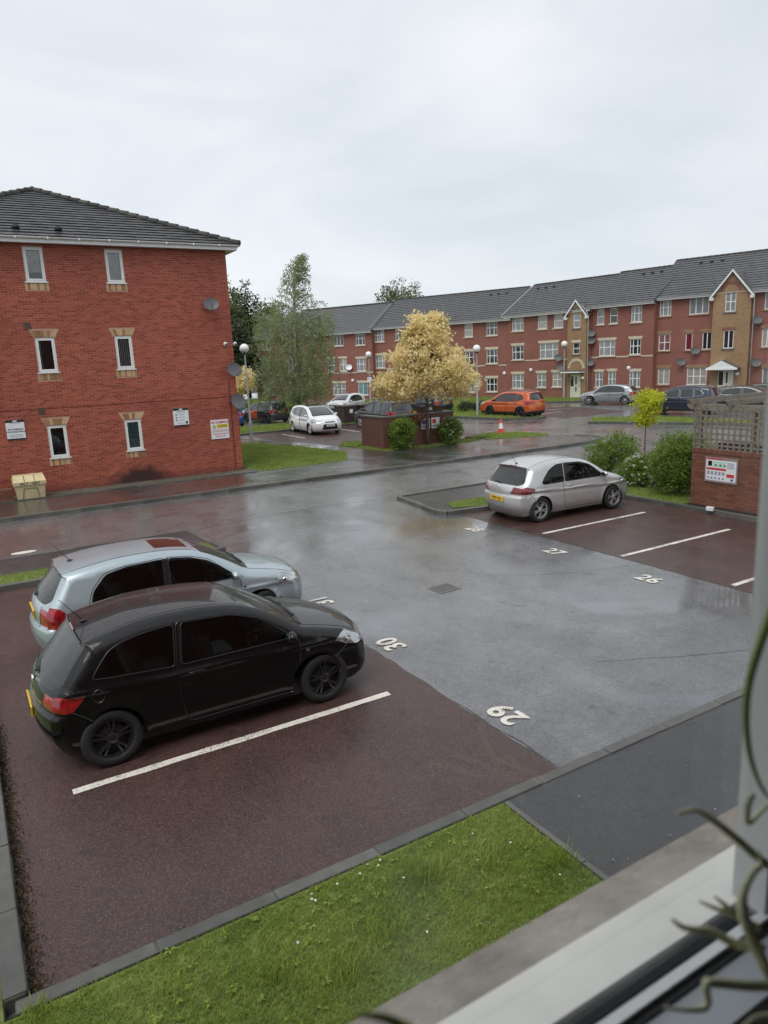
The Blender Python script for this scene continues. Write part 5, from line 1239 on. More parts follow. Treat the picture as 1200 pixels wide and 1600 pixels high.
    for nm, ch in chunks.items():
        onm = {'grille2': 'grille', 'roof_panel': 'sunroof' if 'sunroof' in feats else 'roof_panel'}.get(nm[0], nm[0])
        m_ = mats[nm[0]]
        if nm[0] == 'door' and body2: m_ = body2[min(nm[1], len(body2)-1)]
        o, v, n, f = car_mesh(onm, ch, m_, root)
        if nm[0] == 'door': doors[(nm[1], nm[2])] = o
        if nm[0] in ('body', 'door') and detail >= 2: lin.append((v-n*.022, -n, f))
    if lin: car_mesh('interior_lining', lin, 'interior_cloth', root)
    # --- seams, window rubbers, handles
    for sg in (1, -1):
        for i, w in enumerate(sp['doors']):
            surf_tube(sh, rpoly(w, .05), sg, .005 if detail >= 2 else .008, n=4).build('seam', 'dark_trim', doors[(i, sg)])
            if detail >= 1:
                xs = [p[0] for p in w]; hx = min(xs)+.20 if i == 0 or len(sp['doors']) > 1 else min(xs)+.2
                hz = np.interp(hx, sh.bx, sh.bz)-.10
                q = sh.side(np.array([hx-.09, hx, hx+.09]), np.array([hz, hz+.006, hz]), sg); q[:, 1] += sg*np.array([.004, .026, .004])
                MB().tube([q[0], q[0]*.6+q[1]*.4+[0, sg*.008, 0], q[1], q[2]*.6+q[1]*.4+[0, sg*.008, 0], q[2]], .0125, 6).build('handle', pm if not body2 else 'black_plastic', doors[(i, sg)], True)
        if detail >= 1:
            for w in sp['win']: surf_tube(sh, rpoly(w, .045), sg, .009, n=5).build('window_trim', trim or 'dark_trim', root, True)
        if 'flap' in feats and sg == -1:
            c_ = [(.55+.085*math.cos(k*.5236), .86+.085*math.sin(k*.5236)) for k in range(12)]
            surf_tube(sh, c_, sg, .004, n=4).build('fuel_flap', 'dark_trim', root)
        if 'badge' in feats:
            q = sh.side(np.array([3.08]), np.array([.76]), sg)[0]
            pbox('badge', 'chrome', root, q[0]-.02, q[0]+.02, q[1]-.004, q[1]+.004, q[2]-.02, q[2]+.02)
            pbox('badge', 'chrome', root, q[0]-.02, q[0]+.02, q[1]-.004, q[1]+.004, q[2]-.035, q[2]-.028)
        # mirror
        mxp = sp['win'][0][0]; q = sh.side(np.array([mxp[0]-.12]), np.array([mxp[1]+.0]), sg)[0]
        MB().ell((q[0]+.02, q[1]+sg*.11, q[2]+.055), (.062, .095, .068), 14, 10).tube([(q[0], q[1]-sg*.01, q[2]+.0), (q[0]+.02, q[1]+sg*.06, q[2]+.025)], .022, 6).build('wing_mirror', pm if not body2 else 'black_plastic', root, True)
        MB().ell((q[0]-.032, q[1]+sg*.112, q[2]+.055), (.014, .082, .055), 12, 8).build('mirror_glass', 'glass_dark', root, True)
        # arch liners
        for a in (sp['ra'], sp['fa']):
            m = MB(); ring = []
            zs = np.array([math.pi*k/20 for k in range(21)])
            X = a+sh.Ra*np.cos(zs); Z = sp['wr']+sh.Ra*np.sin(zs)
            ok = pip(np.stack([X, Z+.002], 1), dom) | True
            P = sh.side(X, np.maximum(Z, sh.sill), sg)
            vs = [tuple(p) for p in P]+[(p[0], sg*(sh.W-.34), p[2]) for p in P]; n = len(P)
            m.add(vs, [(i, i+1, n+i+1, n+i) for i in range(n-1)]+[tuple(range(n, 2*n))])
            m.build('arch_liner', 'black_plastic', root, True)
    part('underbody', 'black_plastic', root, lambda m: (m.box(sp['ra']+.3-L/2, sp['fa']-.3-L/2, -sh.W+.10, sh.W-.10, .17 if sh.sill < .25 else .23, .34), m.box(-L/2+.30, L/2-.36, -sh.W+.34, sh.W-.34, .19 if sh.sill < .25 else .25, .36)))
    # wheels
    tyre, rimm, disc = wheel_meshes(sp['wr'], rim, ns, twin)
    for a in (sp['ra'], sp['fa']):
        for sg in (1, -1):
            wo = inst('wheel', tyre, root, (a-L/2, sg*(sh.W-.112), sp['wr']), (R(-90)*sg, random.uniform(0, 6), 0))
            wo.rotation_mode = 'ZYX' if False else 'XYZ'
            inst('rim', rimm, wo); inst('brake_disc', disc, wo)
    # plates
    def plate(key, matn, sgn, txt):
        x, z = sp[key][0]; q = sh.cap(np.array([sh.tof(x, z)]), np.array([0.]))[0]; nn = sh.cap_n(np.array([sh.tof(x, z)]), np.array([0.]))[0]
        nv = Vector(nn); up = Vector((0, 0, 1)); rt = up.cross(nv).normalized(); up = nv.cross(rt)
        M = Matrix(((rt.x, up.x, nv.x, q[0]), (rt.y, up.y, nv.y, q[1]), (rt.z, up.z, nv.z, q[2]), (0, 0, 0, 1)))
        o = MB().box(-.26, .26, -.056, .056, -.004, .014, M).build('number_plate', matn, root)
        if txt: text_part('lettering', txt, .105, 'print_black', o, M @ Matrix.Translation((0, 0, .016)), .002, sx=.82)
        elif detail >= 1:
            m = MB()
            for k in range(7):
                x0 = -.225+k*.062+(.02 if k > 3 else 0); m.box(x0, x0+.042, -.036, .036, .013, .016, M)
            m.build('lettering', 'print_black' if detail < 2 else 'print_black', o)
    plate('plate_r', rear_plate, -1, plate_txt); plate('plate_f', 'plate_white', 1, None)
    # rear details
    rw0 = sh.tof(*sp['rw'][1])
    if detail >= 1:
        q = sh.cap(np.array([rw0-.02, rw0-.05, rw0-.07, rw0-.09]), np.array([0., .2, .4, .52])); nn = sh.cap_n(np.array([rw0]*4), np.zeros(4))
        MB().tube((q+nn*.02).tolist(), [.016, .011, .009, .006], 6).build('rear_wiper', 'black_plastic', root, True)
        a = sh.tof(*sp['ws'][0])
        for v0, v1 in ((.1, .75), (-.55, .12)):
            q = sh.cap(np.array([a-.01, a+.05, a+.10]), np.array([v0, (v0+v1)/2, v1])); MB().tube((q+[0, 0, .02]).tolist(), [.014, .009, .006], 6).build('wiper', 'black_plastic', root, True)
        q = sh.cap(np.array([a-.06]*9), np.linspace(-.88, .88, 9)); q2 = sh.cap(np.array([a+.035]*9), np.linspace(-.86, .86, 9))
        m = MB(); m.add([tuple(p+[0, 0, .006]) for p in q]+[tuple(p+[0, 0, .006]) for p in q2], [(i, i+1, 9+i+1, 9+i) for i in range(8)]); m.build('scuttle', 'black_plastic', root)
    if 'aerial' in feats:
        ar = sh.tof(.62, 1.43); b = sh.cap(np.array([ar]), np.array([.0]))[0]
        MB().ell((b[0], b[1], b[2]+.008), (.045, .02, .018), 10, 6).tube([(b[0], b[1], b[2]+.01), (b[0]-.22, b[1], b[2]+.30)], [.006, .0035], 5).build('aerial', 'black_plastic', root, True)
    if 'badge_r' in feats:
        tb = sh.tof(.05, .86); b = sh.cap(np.array([tb]), np.array([0.]))[0]
        M = Matrix.Translation((b[0]-.006, 0, b[2])) @ Matrix.Rotation(R(-90), 4, 'Y')
        MB().lathe([(.055, -.01), (.055, .006), (.044, .008), (.044, -.01)], 20, M).box(-.05, .05, -.007, .007, -.005, .006, M).build('badge', 'chrome', root, True)
    if rails:
        for sg in (1, -1):
            tt = np.linspace(sh.tof(2.3, 1.66), sh.tof(.5, 1.64), 12); q = sh.cap(tt, np.full(12, .93*sg)); q[1:-1, 2] += .045
            MB().tube(q.tolist(), .018, 6).build('roof_rail', rails, root, True)
    if 'spot' in feats:   # lamp bowls inside the headlights
        for sg in (1, -1):
            q = sh.side(np.array([L-.30]), np.array([.735]), sg)[0]
            MB().ell((q[0], q[1]-sg*.006, q[2]), (.05, .022, .045), 14, 8).build('lamp_bowl', 'chrome', root, True)
    if detail >= 1:   # shut lines over the bonnet, roof and tail
        def cap_line(tv, vv, r, nm, mt, lift=0.):
            q = sh.cap(np.array(tv, float), np.array(vv, float)); n_ = sh.cap_n(np.array(tv, float), np.array(vv, float)); MB().tube((q+n_*lift).tolist(), r, 4).build(nm, mt, root)
        tw = sh.tof(*sp['ws'][0]); th = sh.tof(*sp['ws'][1]); tn = sh.tof(*sp['headc'][0][:2]); trw = sh.tof(*sp['rw'][0]); tb = sh.tof(*sp['rw'][1]); tl_ = sh.tof(*sp['tailc'][2][:2])
        rs = .0045 if detail >= 2 else .007
        for sg in (1, -1):
            cap_line(np.linspace(tn+.02, tw-.05, 10), np.full(10, .90*sg), rs, 'bonnet_seam', 'dark_trim')
            cap_line(np.linspace(th+.02, trw-.06, 14), np.full(14, .93*sg), rs, 'roof_seam', 'dark_trim')
            cap_line(np.linspace(tb+.02, tl_+.03, 5), np.full(5, .72*sg), rs, 'tailgate_seam', 'dark_trim')
            surf_tube(sh, [(sp['tail'][-2][0], sp['tail'][-2][1]), (sp['ra']-sh.Ra*.75, sp['wr']+sh.Ra*.72)], sg, rs, False, .05, 4).build('bumper_seam', 'dark_trim', root)
            surf_tube(sh, [(sp['head'][-1][0]+.05, sp['head'][-1][1]-.01), (sp['fa']+sh.Ra*.80, sp['wr']+sh.Ra*.68)], sg, rs, False, .05, 4).build('bumper_seam', 'dark_trim', root)
        cap_line([tn+.0]*9, np.linspace(-.6, .6, 9), rs, 'bonnet_seam', 'dark_trim'); cap_line([tl_+.04]*9, np.linspace(-.72, .72, 9), rs, 'tailgate_seam', 'dark_trim')
        cap_line([trw-.035]*11, np.linspace(-.9, .9, 11), .011, 'spoiler_shadow', 'dark_trim', .002)  # dark tube drawn as the shadow line under the spoiler edge
        cap_line([trw-.065]*5, np.linspace(-.22, .22, 5), .010, 'brake_light', 'lens_red', .0)
    if detail >= 2:  # cabin
        wx = sp['cowl']-L/2
        MB().box(wx-.42, wx-.02, -sh.W+.14, sh.W-.14, .62, .93, bev=.06).build('dashboard', 'interior_cloth', root)
        pbox('cabin_floor', 'interior_cloth', root, -L/2+.3, wx, -sh.W+.12, sh.W-.12, .33, .36)
        for sx, yy in ((wx-1.12, .36), (wx-1.12, -.36), (wx-1.92, .36), (wx-1.92, -.36)):
            m = MB(); m.box(sx-.02, sx+.46, yy-.23, yy+.23, .40, .58, bev=.06)
            Mb = Matrix.Translation((sx+.02, yy, .52)) @ Matrix.Rotation(R(-14), 4, 'Y')
            m.box(-.08, .06, -.22, .22, 0, .58, Mb, bev=.05); m.box(-.05, .05, -.12, .12, .60, .78, Mb, bev=.04)
            m.build('seat', 'interior_grey', root)
        M = Matrix.Translation((wx-.55, -.36, .93)) @ Matrix.Rotation(R(-65), 4, 'Y')
        m = MB(); m.tube([M @ Vector((.18*math.cos(a), .18*math.sin(a), 0)) for a in np.linspace(0, 2*math.pi, 25)], .016, 8)
        for a in (0, 2.2, 4.1): m.tube([M @ Vector((0, 0, -.02)), M @ Vector((.17*math.cos(a), .17*math.sin(a), 0))], .014, 6)
        m.ell(M @ Vector((0, 0, -.02)), (.05, .05, .05), 10, 6); m.build('steering_wheel', 'black_plastic', root, True)
    return root
glass_mat('car_glass', (.36, .40, .39), 1.5)
glass_mat('car_glass_wet', (.50, .55, .53), 1.5, .02, .03, wet=.10)
glass_mat('car_glass_tint', (.16, .18, .18), 1.5)
simple('sunroof_glass', (.02, .013, .013), .08, coat=1., var=.4, scale=30)
paint('paint_black', (.004, .004, .005), rough=.3, film=.08, coat_ior=1.40)
paint('paint_silver', (.54, .54, .54), .5, .34)
paint('paint_silver_blue', (.38, .45, .49), .45, .34)
paint('paint_white', (.74, .75, .75), 0, .35, drops=False)
paint('paint_orange', (.55, .095, .015), .25, .35, drops=False)
paint('paint_charcoal', (.022, .026, .025), .2, .35, drops=False)
paint('paint_navy', (.012, .018, .04), .2, .35, drops=False)
paint('paint_blue', (.015, .07, .27), .2, .35, drops=False)
paint('paint_maroon', (.04, .022, .022), .25, .35, drops=False)
paint('paint_black_far', (.010, .010, .011), .1, .35, drops=False)
paint('paint_orange_dull', (.40, .075, .025), .1, .4, drops=False)
paint('paint_astra', (.30, .31, .32), .5, .33, drops=False)

# ------------------------------------------------------------------ trees and shrubs
def leaves_geo(P, size, up=.25, aspect=.55, droop=0.):
    n = len(P); s = size*(.6+.8*np.random.rand(n))
    a = np.random.randn(n, 3); a[:, 2] -= droop*1.5; a /= np.linalg.norm(a, axis=1)[:, None]
    b = np.random.randn(n, 3); b[:, 2] += up; b -= (a*b).sum(1)[:, None]*a; b /= np.linalg.norm(b, axis=1)[:, None]
    c = np.cross(a, b)
    A_ = a*(s/2)[:, None]; B_ = b*(s*aspect/2)[:, None]; C_ = c*(s*.10)[:, None]
    V = np.stack([P-A_, P+B_+C_, P+A_, P-B_+C_], 1).reshape(-1, 3); k = np.arange(n)*4
    return V, np.stack([k, k+1, k+2, k+3], 1)
LEAF = {}
island_mat('leaf_gold', [(0., (.30, .30, .10)), (.25, (.62, .54, .24)), (.5, (.88, .75, .42)), (.8, (.93, .80, .50)), (1., (.90, .62, .48))], .6, .5, var_scale=.8)
island_mat('leaf_birch', [(0., (.15, .19, .08)), (.5, (.26, .30, .135)), (1., (.38, .40, .23))], .6, .45, var_scale=.5)
island_mat('leaf_dark', [(0., (.030, .045, .020)), (.5, (.052, .072, .032)), (1., (.09, .11, .05))], .65, .25, var_scale=.25)
island_mat('leaf_mid', [(0., (.09, .12, .045)), (.5, (.15, .18, .075)), (1., (.22, .24, .11))], .65, .42, var_scale=.3)
island_mat('leaf_bush', [(0., (.08, .135, .022)), (.4, (.15, .24, .04)), (.8, (.25, .34, .065)), (1., (.36, .42, .12))], .5, .45, var_scale=1.5)
island_mat('leaf_lime', [(0., (.36, .42, .02)), (.5, (.58, .62, .04)), (1., (.74, .74, .12))], .5, .5, var_scale=2.)
island_mat('leaf_red', [(0., (.16, .06, .04)), (.5, (.30, .12, .075)), (1., (.40, .20, .12))], .6, .3)
island_mat('petal_white', [(0., (.62, .63, .58)), (1., (.8, .8, .78))], .7, .2)
def clumps(c, r, n, per, sig, shell=.55, flat=0.):
    """leaf points in clumps spread through an ellipsoid, more of them near the outside"""
    u = np.random.randn(n, 3); u /= np.linalg.norm(u, axis=1)[:, None]
    rad = shell+(1-shell)*np.random.rand(n)**.6; rad *= (.82+.3*np.random.rand(n))
    C = np.array(c)+u*rad[:, None]*np.array(r)
    P = np.repeat(C, per, 0)+np.random.randn(n*per, 3)*sig*np.array([1, 1, .75])
    return P, C
def limbs(root, C, base, fork, r0, mat='bark', k=14, name='branch'):
    m = MB(); base = Vector(base); fork = Vector(fork)
    idx = np.random.choice(len(C), min(k, len(C)), replace=False)
    for i in idx:
        e = Vector(C[i]); st = base.lerp(fork, random.uniform(.55, 1.)); mid = st.lerp(e, .5)+Vector((0, 0, .12*(e-st).length))
        m.tube([st, st.lerp(mid, .5), mid, e], [r0*.5, r0*.38, r0*.25, r0*.08], 5, False)
    return m.build(name, mat, root, True)
def tree(name, label, base, trunk_top, r0, blobs, mat, size, bark='bark', cat='tree', group=None, nl=14, extra=None, aspect=.55, droop=0.):
    t = thing(name, label, cat, base, 0, group)
    b = Vector((0, 0, -.05)); tp = Vector(trunk_top)
    pts = [b.lerp(tp, u)+Vector((random.uniform(-1, 1)*.02*tp.z*.3*u, random.uniform(-1, 1)*.02*tp.z*.3*u, 0)) for u in np.linspace(0, 1, 7)]
    MB().tube(pts, [r0*(1.25 if i == 0 else 1-.8*i/6) for i in range(7)], 9).build('trunk', bark, t, True)
    allP, allC = [], []
    for (c, r, n, per, sig, shell) in blobs:
        P, C = clumps(c, r, n, per, sig, shell); allP.append(P); allC.append(C)
    P = np.concatenate(allP); C = np.concatenate(allC)
    if extra is not None: P = np.concatenate([P, extra])
    P = P[P[:, 2] > .05]
    limbs(t, C, (0, 0, tp.z*.35), tp, r0, bark, nl)
    V, F = leaves_geo(P, size, aspect=aspect, droop=droop); mesh_obj('crown', V, F, mat, t)
    return t
# golden maple by the brick bin store
tree('maple_tree', 'round golden leaved maple tree beside the low brick bin store', (18.58, 27.52, .1), (.05, 0, 5.1), .10,
     [((0, 0, 3.65), (1.8, 1.8, 1.5), 135, 46, .18, .6), ((.15, 0, 4.85), (1.1, 1.1, 1.15), 90, 46, .17, .55), ((.85, -.5, 3.0), (1.35, 1.3, .85), 75, 46, .17, .6), ((-.95, .55, 2.80), (1.25, 1.2, .75), 72, 46, .17, .6), ((.3, .3, 4.1), (1.6, 1.5, .9), 30, 40, .14, .95), ((-.5, .2, 5.4), (.5, .5, .5), 12, 36, .12, .6), ((.5, -.2, 5.5), (.4, .4, .45), 10, 36, .12, .6)], 'leaf_gold', .15, group=None, nl=26)
# weeping birch
t = thing('birch_tree', 'tall weeping birch tree behind the white people carrier', 'tree', (21.3, 47.9, .1))
tk = [Vector((0, 0, -.1)), Vector((.05, 0, 2)), Vector((-.05, .02, 4.5)), Vector((.05, 0, 7)), Vector((.2, -.1, 9)), Vector((.55, -.3, 10.6)), Vector((.95, -.5, 11.5))]
MB().tube(tk, [.15, .13, .11, .08, .05, .03, .012], 8).build('trunk', 'birch_bark', t, True)
Pl = []; mbr = MB()
def tkat(z):
    for a, b in zip(tk, tk[1:]):
        if a.z <= z <= b.z: return a.lerp(b, (z-a.z)/(b.z-a.z))
    return tk[-1]
for i in range(720):
    z = .9+10.4*random.random()**.80
    prof = np.interp(z, [.5, 1.5, 3.5, 5.5, 7.0, 7.8, 8.5, 9.3, 10.2, 11.0, 11.6], [2.4, 2.75, 2.9, 2.85, 2.6, 2.2, 1.35, 1.05, .8, .5, .2])
    a = random.uniform(0, 6.283); b0 = tkat(max(1.2, z-prof*.35)); rr = prof*random.uniform(.45, 1.08)
    e = b0+Vector((math.cos(a)*rr, math.sin(a)*rr, prof*.45*random.uniform(.6, 1.2)))
    if i % 4 == 0: mbr.tube([b0, b0.lerp(e, .5)+Vector((0, 0, .12)), e], [.03, .018, .008], 4, False)
    ln = random.uniform(.5, 1.7) if z < 7.6 else random.uniform(.15, .45)
    n = int((46 if z < 7.6 else 15)*(.6+ln*.6))
    q = np.random.rand(n); pts = np.stack([e.x+np.random.randn(n)*.11, e.y+np.random.randn(n)*.11, e.z-q*ln], 1)
    Pl.append(pts)
    w = np.random.rand(int(n*.45))[:, None]; Pl.append(np.array(b0)*(1-w)+np.array(e)*w+np.random.randn(len(w), 3)*.09)
mbr.build('branch', 'birch_bark', t, True)
P = np.concatenate(Pl); P = P[P[:, 2] > .25]
V, F = leaves_geo(P, .115, aspect=.6, droop=.6); mesh_obj('crown', V, F, 'leaf_birch', t)
# trees beyond the flats
def big(label, x, y, h, r, mat='leaf_dark', size=.34, n=150, low=.15):
    zc = h*(1+low)/2; return tree('broadleaf_tree', label, (x, y, 0), (0, 0, h*.8), .22, [((0, 0, zc), (r, r, h*(1-low)/2), n, 34, .42, .45), ((r*.3, -r*.3, h*.45), (r*.9, r*.9, h*.32), n//2, 34, .45, .4)], mat, size, group='trees beyond the far flats', nl=18)
big('tall dark tree directly beside the corner of the red brick flats', 29.0, 86.5, 14.6, 2.6, 'leaf_mid', n=190)
big('dark green tree right of the tall one, behind the left lamp post', 32.6, 88.5, 13.6, 2.7, n=190)
big('dark tree between the lamp post and the birch', 34.2, 84.0, 11.5, 2.5, 'leaf_mid', n=160)
big('broad dark tree low behind the birch', 39.5, 92, 11.5, 3.0, n=150)
big('round grey green tree rising above the far roof ridge', 55.5, 88.0, 14.4, 3.6, 'leaf_mid', .30, 210, .45)
big('dark tree filling the gap beside the hipped end of the far flats', 28.3, 80.5, 9.0, 2.2, n=170, low=.02)
big('low dark tree behind the small golden tree', 25.0, 80.0, 8.5, 2.6, n=170, low=.02)
tree('maple_tree', 'small golden tree peeping out behind the left lamp post', (20.5, 57.4, .1), (0, 0, 3), .06, [((0, 0, 2.75), (1.15, 1.15, 1.2), 80, 40, .2, .4)], 'leaf_gold', .16, nl=10)
tree('lime_leaved_tree', 'small bright lime green standard tree between the two bushes', (19.6, 16.1, .09), (0, 0, 2.4), .028, [((0, 0, 2.22), (.46, .46, .42), 60, 32, .085, .3), ((.0, .0, 1.72), (.36, .36, .22), 32, 28, .08, .3), ((.12, -.1, 2.4), (.34, .34, .25), 22, 28, .08, .3)], 'leaf_lime', .085, nl=12)
def bush(label, x, y, r, h, mat='leaf_bush', size=.065, n=110, per=34, sig=.09, flowers=0, z0=.09, name='bush', blobs=None, group='garden shrubs'):
    bl = blobs or [((0, 0, h*.50), (r, r, h*.50), n, per, sig, .55), ((r*.35, -r*.25, h*.60), (r*.7, r*.7, h*.38), n//2, per, sig, .5), ((-r*.4, r*.2, h*.42), (r*.7, r*.7, h*.42), n//2, per, sig, .5), ((0, 0, h*.4), (r*.6, r*.6, h*.4), n//3, per, sig*1.4, .1)]
    t = tree(name, label, (x, y, z0), (0, 0, h*.6), .03, bl, mat, size, cat='bush', nl=22, group=group)
    if flowers:
        P, C = clumps((0, 0, h*.5), (r*1.02, r*1.02, h*.5), flowers, 5, .03, .9); P = P[P[:, 2] > .1]
        V, F = leaves_geo(P, .05, aspect=.9); mesh_obj('blossom', V, F, 'petal_white', t)
    return t
bush('loose green bush at the nose of the silver three door hatchback', 18.35, 16.45, .78, 1.35, n=95)
bush('big dense green bush against the right hand brick bin store', 17.0, 12.75, .74, 1.80, n=230, size=.06)
bush('low white flowering shrub between the two green bushes', 17.2, 14.35, .55, .95, n=70, flowers=90)
bush('yellowish green low bush behind the white flowering shrub', 18.2, 14.2, .55, 1.05, n=60)
bush('leafy shrub against the left end of the far brick bin store', 17.1, 27.35, .55, 1.5, n=90, size=.075)
bush('rounded shrub with white blossom at the right end of the far brick bin store', 19.75, 27.35, .50, 1.25, n=80, size=.075, flowers=70)
bush('small red leaved shrub against the golden tree trunk', 18.15, 27.6, .28, .45, 'leaf_red', n=30, size=.08, z0=1.15, blobs=[((0, 0, .25), (.32, .2, .22), 26, 24, .07, .3)])
bush('dark low shrub on the grass beside the far lamp post', 32.0, 42.3, 1.1, .75, 'leaf_dark', n=90, size=.09, blobs=[((0, 0, .38), (.75, .7, .38), 60, 26, .1, .4), ((.9, -.7, .36), (.7, .7, .36), 50, 26, .1, .4)])
bush('clipped low hedge behind the blue and orange cars', 20.5, 56.0, 2.6, 1.1, 'leaf_bush', n=80, size=.11, blobs=[((k*.9, -k*.25, .6), (.75, .75, .6), 40, 24, .13, .4) for k in range(-4, 5)])

# ------------------------------------------------------------------ lamp posts
def lamp(label, x, y, h=4.75, r=.25, sign=None, lean=0.):
    t = thing('street_lamp', label, 'street lamp', (x, y, .08), 0, 'globe street lamps'); t.rotation_euler = (0, R(lean), 0)
    MB().lathe([(.085, -.1), (.085, .9), (.075, .95), (.055, 1.0), (.042, h-.05), (.042, h)], 14).build('post', 'galv_steel', t, True)
    pbox('access_door', 'galv_steel', t, -.04, .04, -.090, -.08, .35, .85)
    MB().lathe([(.05, h-.03), (.11, h), (.12, h+.05), (.09, h+.07)], 16).build('collar', 'black_plastic', t, True)
    MB().ell((0, 0, h+.05+r*.92), (r, r, r), 22, 14).build('globe', 'lamp_globe', t, True)
    if sign:
        M = Matrix.Rotation(R(sign), 4, 'Z')
        s = MB().box(-.20, .20, -.065, -.05, 1.95, 2.5, M).build('sign_plate', 'sign_white', t)
        MB().box(-.20, .20, -.069, -.0655, 2.42, 2.5, M).build('print', 'print_blue', s); MB().box(-.12, .02, -.069, -.0655, 2.2, 2.34, M).box(-.15, .15, -.069, -.0655, 2.05, 2.08, M).build('print', 'print_grey', s)
    return t
lamp('globe lamp post nearest the corner of the red brick flats', 13.9, 38.0, 4.62)
lamp('globe lamp post right of the golden tree carrying a parking sign', 30.1, 38.5, 4.15, .25, -60)
lamp('globe lamp post in front of the narrow buff entrance bay', 45.0, 45.6, 4.30, .27)
lamp('globe lamp post left of the golden tree carrying a small sign', 33.2, 58.4, 4.15, .28, -60)
# traffic cone
t = thing('traffic_cone', 'red and white traffic cone on the grass island', 'traffic cone', (24.1, 28.9, .10))
pbox('base', 'cone_orange', t, -.20, .20, -.20, .20, 0, .04, .01)
MB().lathe([(.15, .04), (.122, .25)], 20).build('cone', 'cone_orange', t, True); MB().lathe([(.122, .25), (.075, .52)], 20).build('sleeve', 'sign_white', t, True); MB().lathe([(.075, .52), (.035, .72), (.03, .74), (.001, .74)], 20).build('tip', 'cone_orange', t, True)
# salt bin
t = thing('grit_bin', 'cream plastic salt and grit bin against the red brick wall', 'grit bin', (1.76, 26.18, .11))
def taper(m, x0, x1, y0, y1, z0, z1, k):
    m.add([(x0+k, y0+k, z0), (x1-k, y0+k, z0), (x1-k, y1-k, z0), (x0+k, y1-k, z0), (x0, y0, z1), (x1, y0, z1), (x1, y1, z1), (x0, y1, z1)], [(0, 3, 2, 1), (4, 5, 6, 7), (0, 1, 5, 4), (1, 2, 6, 5), (2, 3, 7, 6), (3, 0, 4, 7)])
part('body', 'grit_cream', t, lambda m: taper(m, -.46, .46, -.30, .30, 0, .50, .05))
m = MB(); m.add([(-.49, -.33, .47), (.49, -.33, .47), (.49, .33, .47), (-.49, .33, .47), (-.49, -.33, .58), (.49, -.33, .58), (.49, .33, .66), (-.49, .33, .66), (-.45, -.08, .76), (.45, -.08, .76), (.45, .28, .77), (-.45, .28, .77)],
    [(0, 1, 5, 4), (1, 2, 6, 5), (2, 3, 7, 6), (3, 0, 4, 7), (4, 5, 9, 8), (5, 6, 10, 9), (6, 7, 11, 10), (7, 4, 8, 11), (8, 9, 10, 11), (0, 3, 2, 1)]); ld = m.build('lid', 'grit_cream', t)
for x in (-.15, .15): MB().tube([(x, -.32, .59), (x, -.09, .765)], .008, 4).build('rib', 'soil', ld)
text_part('lettering', 'SALT - GRIT', .115, 'print_black', ld, Matrix.Translation((0, -.335, .525)) @ YM, .002)
m = MB(); pth = [(-.25, -.262, .03), (-.19, -.293, .36), (.19, -.293, .36), (.25, -.262, .03)]; m.tube(pth, .008, 5); m.build('moulding', 'soil', t)
# low brick wall stub by the salt bin
t = thing('low_wall', 'low red brick wall stub left of the salt and grit bin', 'wall', (.75, 26.1, .11))
core = pbox('core', 'mortar_brown', t, -1.0, .48, -.10, .10, 0, .40)
for r_ in range(5):
    for k in range(7):
        x = -1.0+.225*k+(.1125 if r_ % 2 else 0); pbox('brick', 'brick_store', t, x, min(x+.215, .485), -.108, .108, .005+r_*.078, .072+r_*.078)
# far brick bin store
def bin_store_far():
    t = thing('bin_store', 'low red brick bin store behind the golden tree', 'bin store', (16.35, 27.75, .1))
    m = MB(); m.box(0, 3.9, 0, .22, 0, 1.42).box(0, .22, .22, 2.0, 0, 1.42).box(3.68, 3.9, .22, 2.0, 0, 1.42); m.build('wall', 'brick_bin', t)
    for a in ((-.03, 3.93, -.03, .25), (-.03, .25, .251, 2.03), (3.65, 3.93, .251, 2.03)): pbox('coping', 'kerb_concrete', t, a[0], a[1], a[2], a[3], 1.421, 1.49)
    for i, x in enumerate((2.05, 2.62)):
        p = pbox('notice', 'sign_white', t, x, x+.46, -.03, -.001, .75, 1.25); pbox('print', 'print_red' if i else 'print_blue', p, x+.05, x+.25, -.034, -.0302, .98, 1.18); pbox('print', 'print_grey', p, x+.05, x+.40, -.034, -.0302, .82, .92)
    for x in (2.4, 3.3):
        pbox('pier', 'brick_bin', t, x, x+.35, .5, .85, 0, 1.75)
    return t
bin_store_far()
def dumpster(label, x, y, rz):
    t = thing('waste_container', label, 'waste container', (x, y, .01), R(rz), 'wheeled waste containers')
    part('body', 'bin_brown', t, lambda m: taper(m, -.62, .62, -.5, .5, .16, 1.15, .07))
    pbox('lid', 'bin_brown', t, -.66, .66, -.54, .54, 1.15, 1.24, .03)
    for sx in (-1, 1):
        for sy in (-1, 1): MB().lathe([(.075, -.025), (.08, 0), (.075, .025)], 12, Matrix.Translation((sx*.48, sy*.36, .08)) @ Matrix.Rotation(R(90), 4, 'X'), True).build('castor', 'black_rubber', t)
    pbox('label_plate', 'sign_white', t, -.15, .1, -.505, -.49, .75, 1.0)
    return t
dumpster('dark wheeled waste container nearest the white people carrier', 22.0, 41.9, 10); dumpster('dark wheeled waste container nearest the charcoal off roader', 23.2, 41.9, 14)
# ------------------------------------------------------------------ brick bin store on the right, with trellis
t = thing('bin_store', 'brick bin store with weathered timber trellis on the right', 'bin store', (16.0, 11.66, .09), R(-90))
